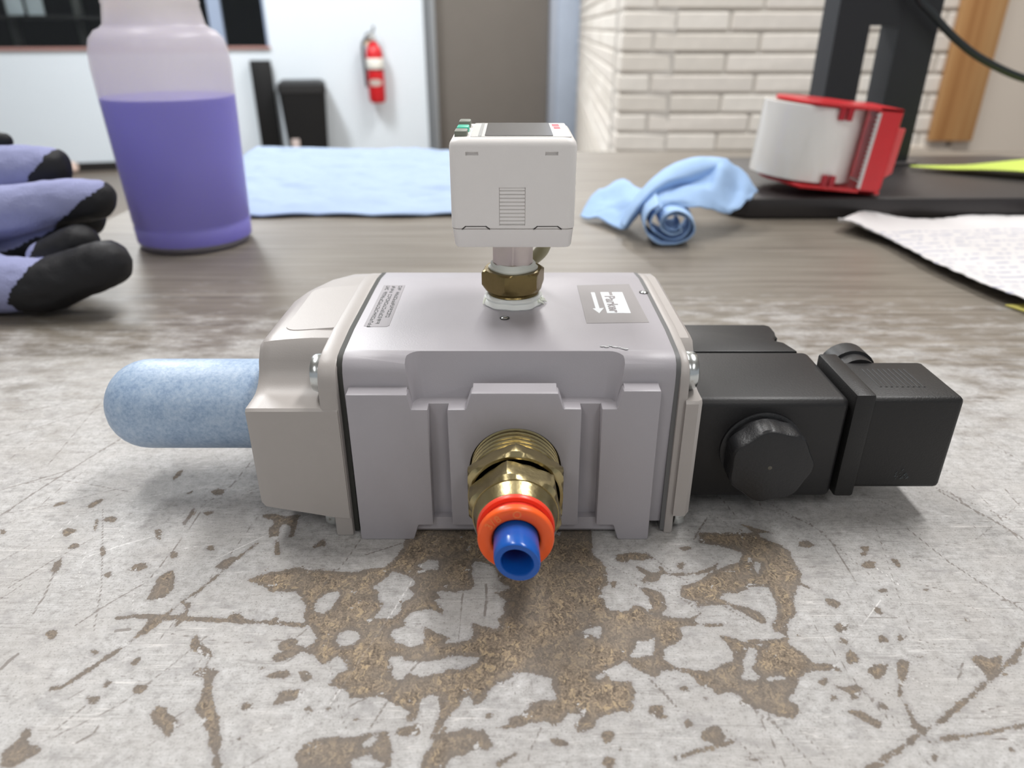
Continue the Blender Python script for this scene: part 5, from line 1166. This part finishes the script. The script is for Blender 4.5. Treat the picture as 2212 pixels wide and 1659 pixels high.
ss = bool_diff(ss, cuts)
# ribbed grip inside the front recess
for k in range(10):
    z = 0.0748 + k*0.00090
    prism(ss, [(0.17515, z+0.0002), (0.1756, z), (0.1756, z+0.00075), (0.1753, z+0.00075)], 'x', -0.0030, 0.0031)
sensor = obj('pressure_sensor', ss, M_sens, valve, 35)
b = new_bm(); loft(b, [rr(0.0009, 0.0690, 0.0015), rr(0.0006, 0.0696, 0.0016), rr(0.0002, 0.0736, 0.0017)])
cuts = []
sbase = obj('sensor_base', b, M_sens, sensor, 35)
b = new_bm()
M_slit = plain('dark_slit', (66, 62, 60), 0.7)
for xa in (-0.0122, 0.0053):
    P_ = [(xa, 0.0737), (xa+0.0009, 0.0744), (xa+0.0058, 0.0744), (xa+0.0068, 0.0737)]
    for (x0, z0), (x1, z1), w_ in ((P_[0], P_[1], 0.00035), (P_[1], P_[2], 0.00018), (P_[2], P_[3], 0.00035)):
        prism(b, [(x0, z0-w_/2), (x1, z1-w_/2), (x1, z1+w_/2), (x0, z0+w_/2)], 'y', 0.17494, 0.1752)
obj('latch_slit', b, M_slit, sensor, 0)
b = new_bm(); prism(b, rrect(-0.0098, 0.0140, 0.1772, 0.2035, 0.0006, 3), 'z', 0.0948, 0.09505); bev(b, 0.0001, 1); obj('face_sheet', b, plain('face_film', (214, 212, 208), 0.35), sensor)
b = new_bm(); prism(b, rrect(-0.0064, 0.0097, 0.1780, 0.2030, 0.0004, 3), 'z', 0.09505, 0.0952); obj('display', b, plain('display_reflection_grey', (92, 90, 88), 0.22, var=0.01), sensor, label='dark glossy display window with a painted-in grey reflection')  # base colour lightened to carry the reflection on the display
b = new_bm(); prism(b, rrect(-0.0080, -0.0072, 0.1776, 0.2032, 0.0002, 2), 'z', 0.09505, 0.09512); obj('face_stripe', b, plain('grey_stripe', (160, 160, 158), 0.5), sensor)
M_btn = plain('grey_key', (120, 124, 112), 0.5); M_grn = plain('green_key', (30, 186, 152), 0.4)
for yy, m_, h_ in ((0.1782, M_btn, 0.0012), (0.1858, M_grn, 0.0012), (0.1945, M_btn, 0.0016)):
    b = new_bm(); prism(b, rrect(-0.0136, -0.0106, yy, yy+0.0056, 0.0006, 3), 'z', 0.0946, 0.0949+h_); bev(b, 0.0003, 2); obj('key', b, m_, sensor, label='green key' if m_ is M_grn else 'grey key')
b = new_bm(); box(b, 0.0106, 0.0122, 0.1915, 0.1950, 0.09505, 0.0951); box(b, 0.0104, 0.0122, 0.1965, 0.2010, 0.09505, 0.0951); obj('red_mark', b, plain('red_print', (216, 72, 90), 0.5), sensor, 0)
b = new_bm(); tube(b, catmull([(0.0098, 0.1975, 0.0705), (0.0096, 0.1978, 0.0665), (0.0085, 0.1985, 0.0620), (0.0058, 0.2010, 0.0585), (0.0030, 0.2060, 0.0560), (0.0020, 0.2140, 0.0535), (0.0020, 0.2240, 0.0510), (0.0020, 0.2315, 0.0460), (0.0020, 0.2335, 0.0380), (0.0020, 0.2340, 0.0200), (0.0020, 0.2390, 0.0060), (0.0020, 0.2480, 0.0022), (-0.001, 0.2600, 0.0022)], 6), 0.0019, 14); obj('sensor_cable', b, plain('khaki_cable', (166, 160, 128), 0.5), sensor)

# ------------------------------------------------------------------ labels on the body
ZL = 0.05002
b = new_bm(); prism(b, [(-0.0376, 0.1708), (-0.0364, 0.1702), (-0.0319, 0.1702), (-0.0312, 0.1710), (-0.0314, 0.2030), (-0.0376, 0.2030)], 'z', ZL, ZL+0.00005)
lab = obj('rating_label', b, plain('silver_label', (160, 156, 160), 0.45), valve, 0, label='silver label with rows of dark print')
b = new_bm(); rnd = random.Random(5)
zz = ZL+0.00006
for xc, y_end, dk in ((-0.0362, 0.1712, 1), (-0.0345, 0.1725, 1), (-0.0326, 0.1775, 1)):
    y = 0.2022
    while y > y_end:
        L_ = rnd.choice((0.0009, 0.0010, 0.0012))
        if rnd.random() < 0.14: y -= 0.0012
        h_ = 0.00052
        # strokes of a character, reading towards the near edge
        st_ = rnd.sample([(-h_, h_, 0, 0.00026), (-h_, h_, L_-0.00030, L_-0.00004), (-h_, -h_+0.00026, 0, L_), (h_-0.00026, h_, 0, L_), (-0.00013, 0.00013, 0, L_)], 3)
        for a0, a1, b0_, b1_ in st_:
            vs_ = [b.verts.new((xc+a0, y-b0_, zz)), b.verts.new((xc+a0, y-b1_, zz)), b.verts.new((xc+a1, y-b1_, zz)), b.verts.new((xc+a1, y-b0_, zz))]
            b.faces.new(vs_)
        y -= L_ + 0.00028
obj('print', b, plain('label_ink', (78, 80, 80), 0.6), lab, 0)
b = new_bm(); prism(b, [(0.0191, 0.1726), (0.0352, 0.1732), (0.0345, 0.2040), (0.0191, 0.2028)], 'z', ZL, ZL+0.00005)
lab2 = obj('flow_label', b, plain('translucent_label', (142, 137, 137), 0.5), valve, 0, label='grey film label with white print and arrow')
M_wp = plain('white_print', (222, 225, 228), 0.5)
b = new_bm()
prism(b, [(0.0252, 0.1798), (0.0315, 0.1798), (0.0315, 0.1967), (0.0285, 0.1967), (0.0285, 0.1938), (0.0276, 0.1938), (0.0276, 0.1967), (0.0252, 0.1967)], 'z', ZL+0.00005, ZL+0.00008)
obj('print_block', b, M_wp, lab2, 0)
b = new_bm()
prism(b, [(0.0225, 0.1965), (0.0236, 0.1965), (0.0236, 0.1835), (0.0248, 0.1838), (0.0231, 0.1797), (0.0217, 0.1833), (0.0225, 0.1835)], 'z', ZL+0.00005, ZL+0.00008); obj('arrow', b, M_wp, lab2, 0)
tb = text_bm('Parker', 0.0046, 0.00001, 0.00016)
mt = Matrix.Translation((0.0273, 0.18695, ZL+0.0001)) @ Matrix.Rotation(-math.pi/2, 4, 'Z')
xs = [v.co.x for v in tb.verts]; wd = max(xs)-min(xs)
bmesh.ops.transform(tb, matrix=mt @ Matrix.Diagonal((0.0132/wd, 0.85, 1, 1)), verts=tb.verts)
obj('lettering', tb, plain('grey_lettering', (138, 132, 134), 0.5), lab2, 0)

# ------------------------------------------------------------------ solenoid coil and connector
def rbox(bm, x0, x1, y0, y1, z0, z1, r, seg=3):
    t_ = new_bm(); box(t_, x0, x1, y0, y1, z0, z1); bev(t_, r, seg, 30)
    m_ = bpy.data.meshes.new('t'); t_.to_mesh(m_); t_.free(); bm.from_mesh(m_); bpy.data.meshes.remove(m_)
b = new_bm()
rbox(b, 0.0452, 0.0852, 0.1598, 0.1906, 0.0048, 0.0345, 0.0022, 4)
coil = obj('solenoid_coil', b, M_plast, valve, 35)
b = new_bm()
prism(b, [(0.0450, 0.1910), (0.0825, 0.1910), (0.0806, 0.1975), (0.0785, 0.1990), (0.0785, 0.2006), (0.0800, 0.2030), (0.0806, 0.2055), (0.0806, 0.2105), (0.0792, 0.2118), (0.0450, 0.2118)], 'z', 0.0060, 0.0342); bev(b, 0.0005, 2, 30)
obj('pilot_block', b, M_plast, coil, 35)
b = new_bm(); prism(b, [(0.0790, 0.2040), (0.0812, 0.2040), (0.0812, 0.2110), (0.0790, 0.2110)], 'z', 0.0290, 0.0330); bev(b, 0.0004, 1); obj('latch', b, M_plast2, coil)
# scalloped retaining nut on the front
b = new_bm()
NC = Vector((0.0640, 0.0, 0.0207))
lathe(b, [(0.0105, 0), (0.0105, 0.0008), (0.0098, 0.0012)], (NC.x, 0.1598, NC.z), (0, -1, 0), 48)
def scal(y, r, amp, k=7, n=84):
    return [(NC.x + (r + amp*math.cos(k*2*math.pi*i/n))*math.cos(2*math.pi*i/n), y, NC.z + (r + amp*math.cos(k*2*math.pi*i/n))*math.sin(2*math.pi*i/n)) for i in range(n)]
loft(b, [scal(0.1594, 0.0093, 0.0), scal(0.1566, 0.0093, 0.0), scal(0.1565, 0.0102, 0.00032), scal(0.1510, 0.0102, 0.00036), scal(0.1504, 0.0098, 0.00032), scal(0.1502, 0.0092, 0.0003)])
nut = obj('retaining_nut', b, plain('black_nut_plastic', (30, 30, 32), 0.38, var=0.1, scale=500, bump=0.15, bscale=1500), coil, 35)
b = new_bm(); lathe(b, [(0, 0), (0.0007, 0), (0.0005, 0.00012), (0, 0.00012)], (NC.x-0.0005, 0.1503, NC.z), (0, -1, 0), 16); obj('moulding_dot', b, plain('pale_dot', (92, 88, 78), 0.6), coil)
b = new_bm()
rbox(b, 0.0856, 0.0908, 0.1592, 0.1850, 0.0058, 0.0362, 0.0008, 2)
conn_f = obj('connector_flange', b, M_plast2, valve, 35)
b = new_bm()
rbox(b, 0.0900, 0.1137, 0.1602, 0.1826, 0.0078, 0.0348, 0.0014, 3)
conn = obj('plug_connector', b, M_plast2, valve, 35)
b = new_bm()
for k in range(9):
    rbox(b, 0.0948+k*0.0014, 0.0955+k*0.0014, 0.1665, 0.1775, 0.0346, 0.03495, 0.00010, 1)
obj('moulded_ribs', b, M_plast2, conn, 35)
b = new_bm(); lathe(b, [(0, 0), (0.0062, 0), (0.0062, 0.0040), (0.0070, 0.0042), (0.0070, 0.0100), (0.0060, 0.0108), (0, 0.0108)], (0.0962, 0.1815, 0.0296), (0, 1, 0), 32); obj('cable_gland', b, M_plast, conn, 35)
b = new_bm(); rnd = random.Random(9)
for k in range(22):
    x = 0.1005 + rnd.random()*0.0040; z = 0.0108 + rnd.random()*0.0028; L_ = 0.0002+rnd.random()*0.0007
    tube(b, [(x, 0.16012, z), (x+L_*0.6, 0.16012, z+L_)], 0.00006, 5)
obj('scuff', b, plain('pale_scuff', (98, 104, 106), 0.7), conn, 0, kind='stuff')

# ------------------------------------------------------------------ lift everything to bench height
for o in list(SC.objects):
    if o.parent is None and o.type in ('MESH', 'EMPTY'):
        o.location.z += TZ
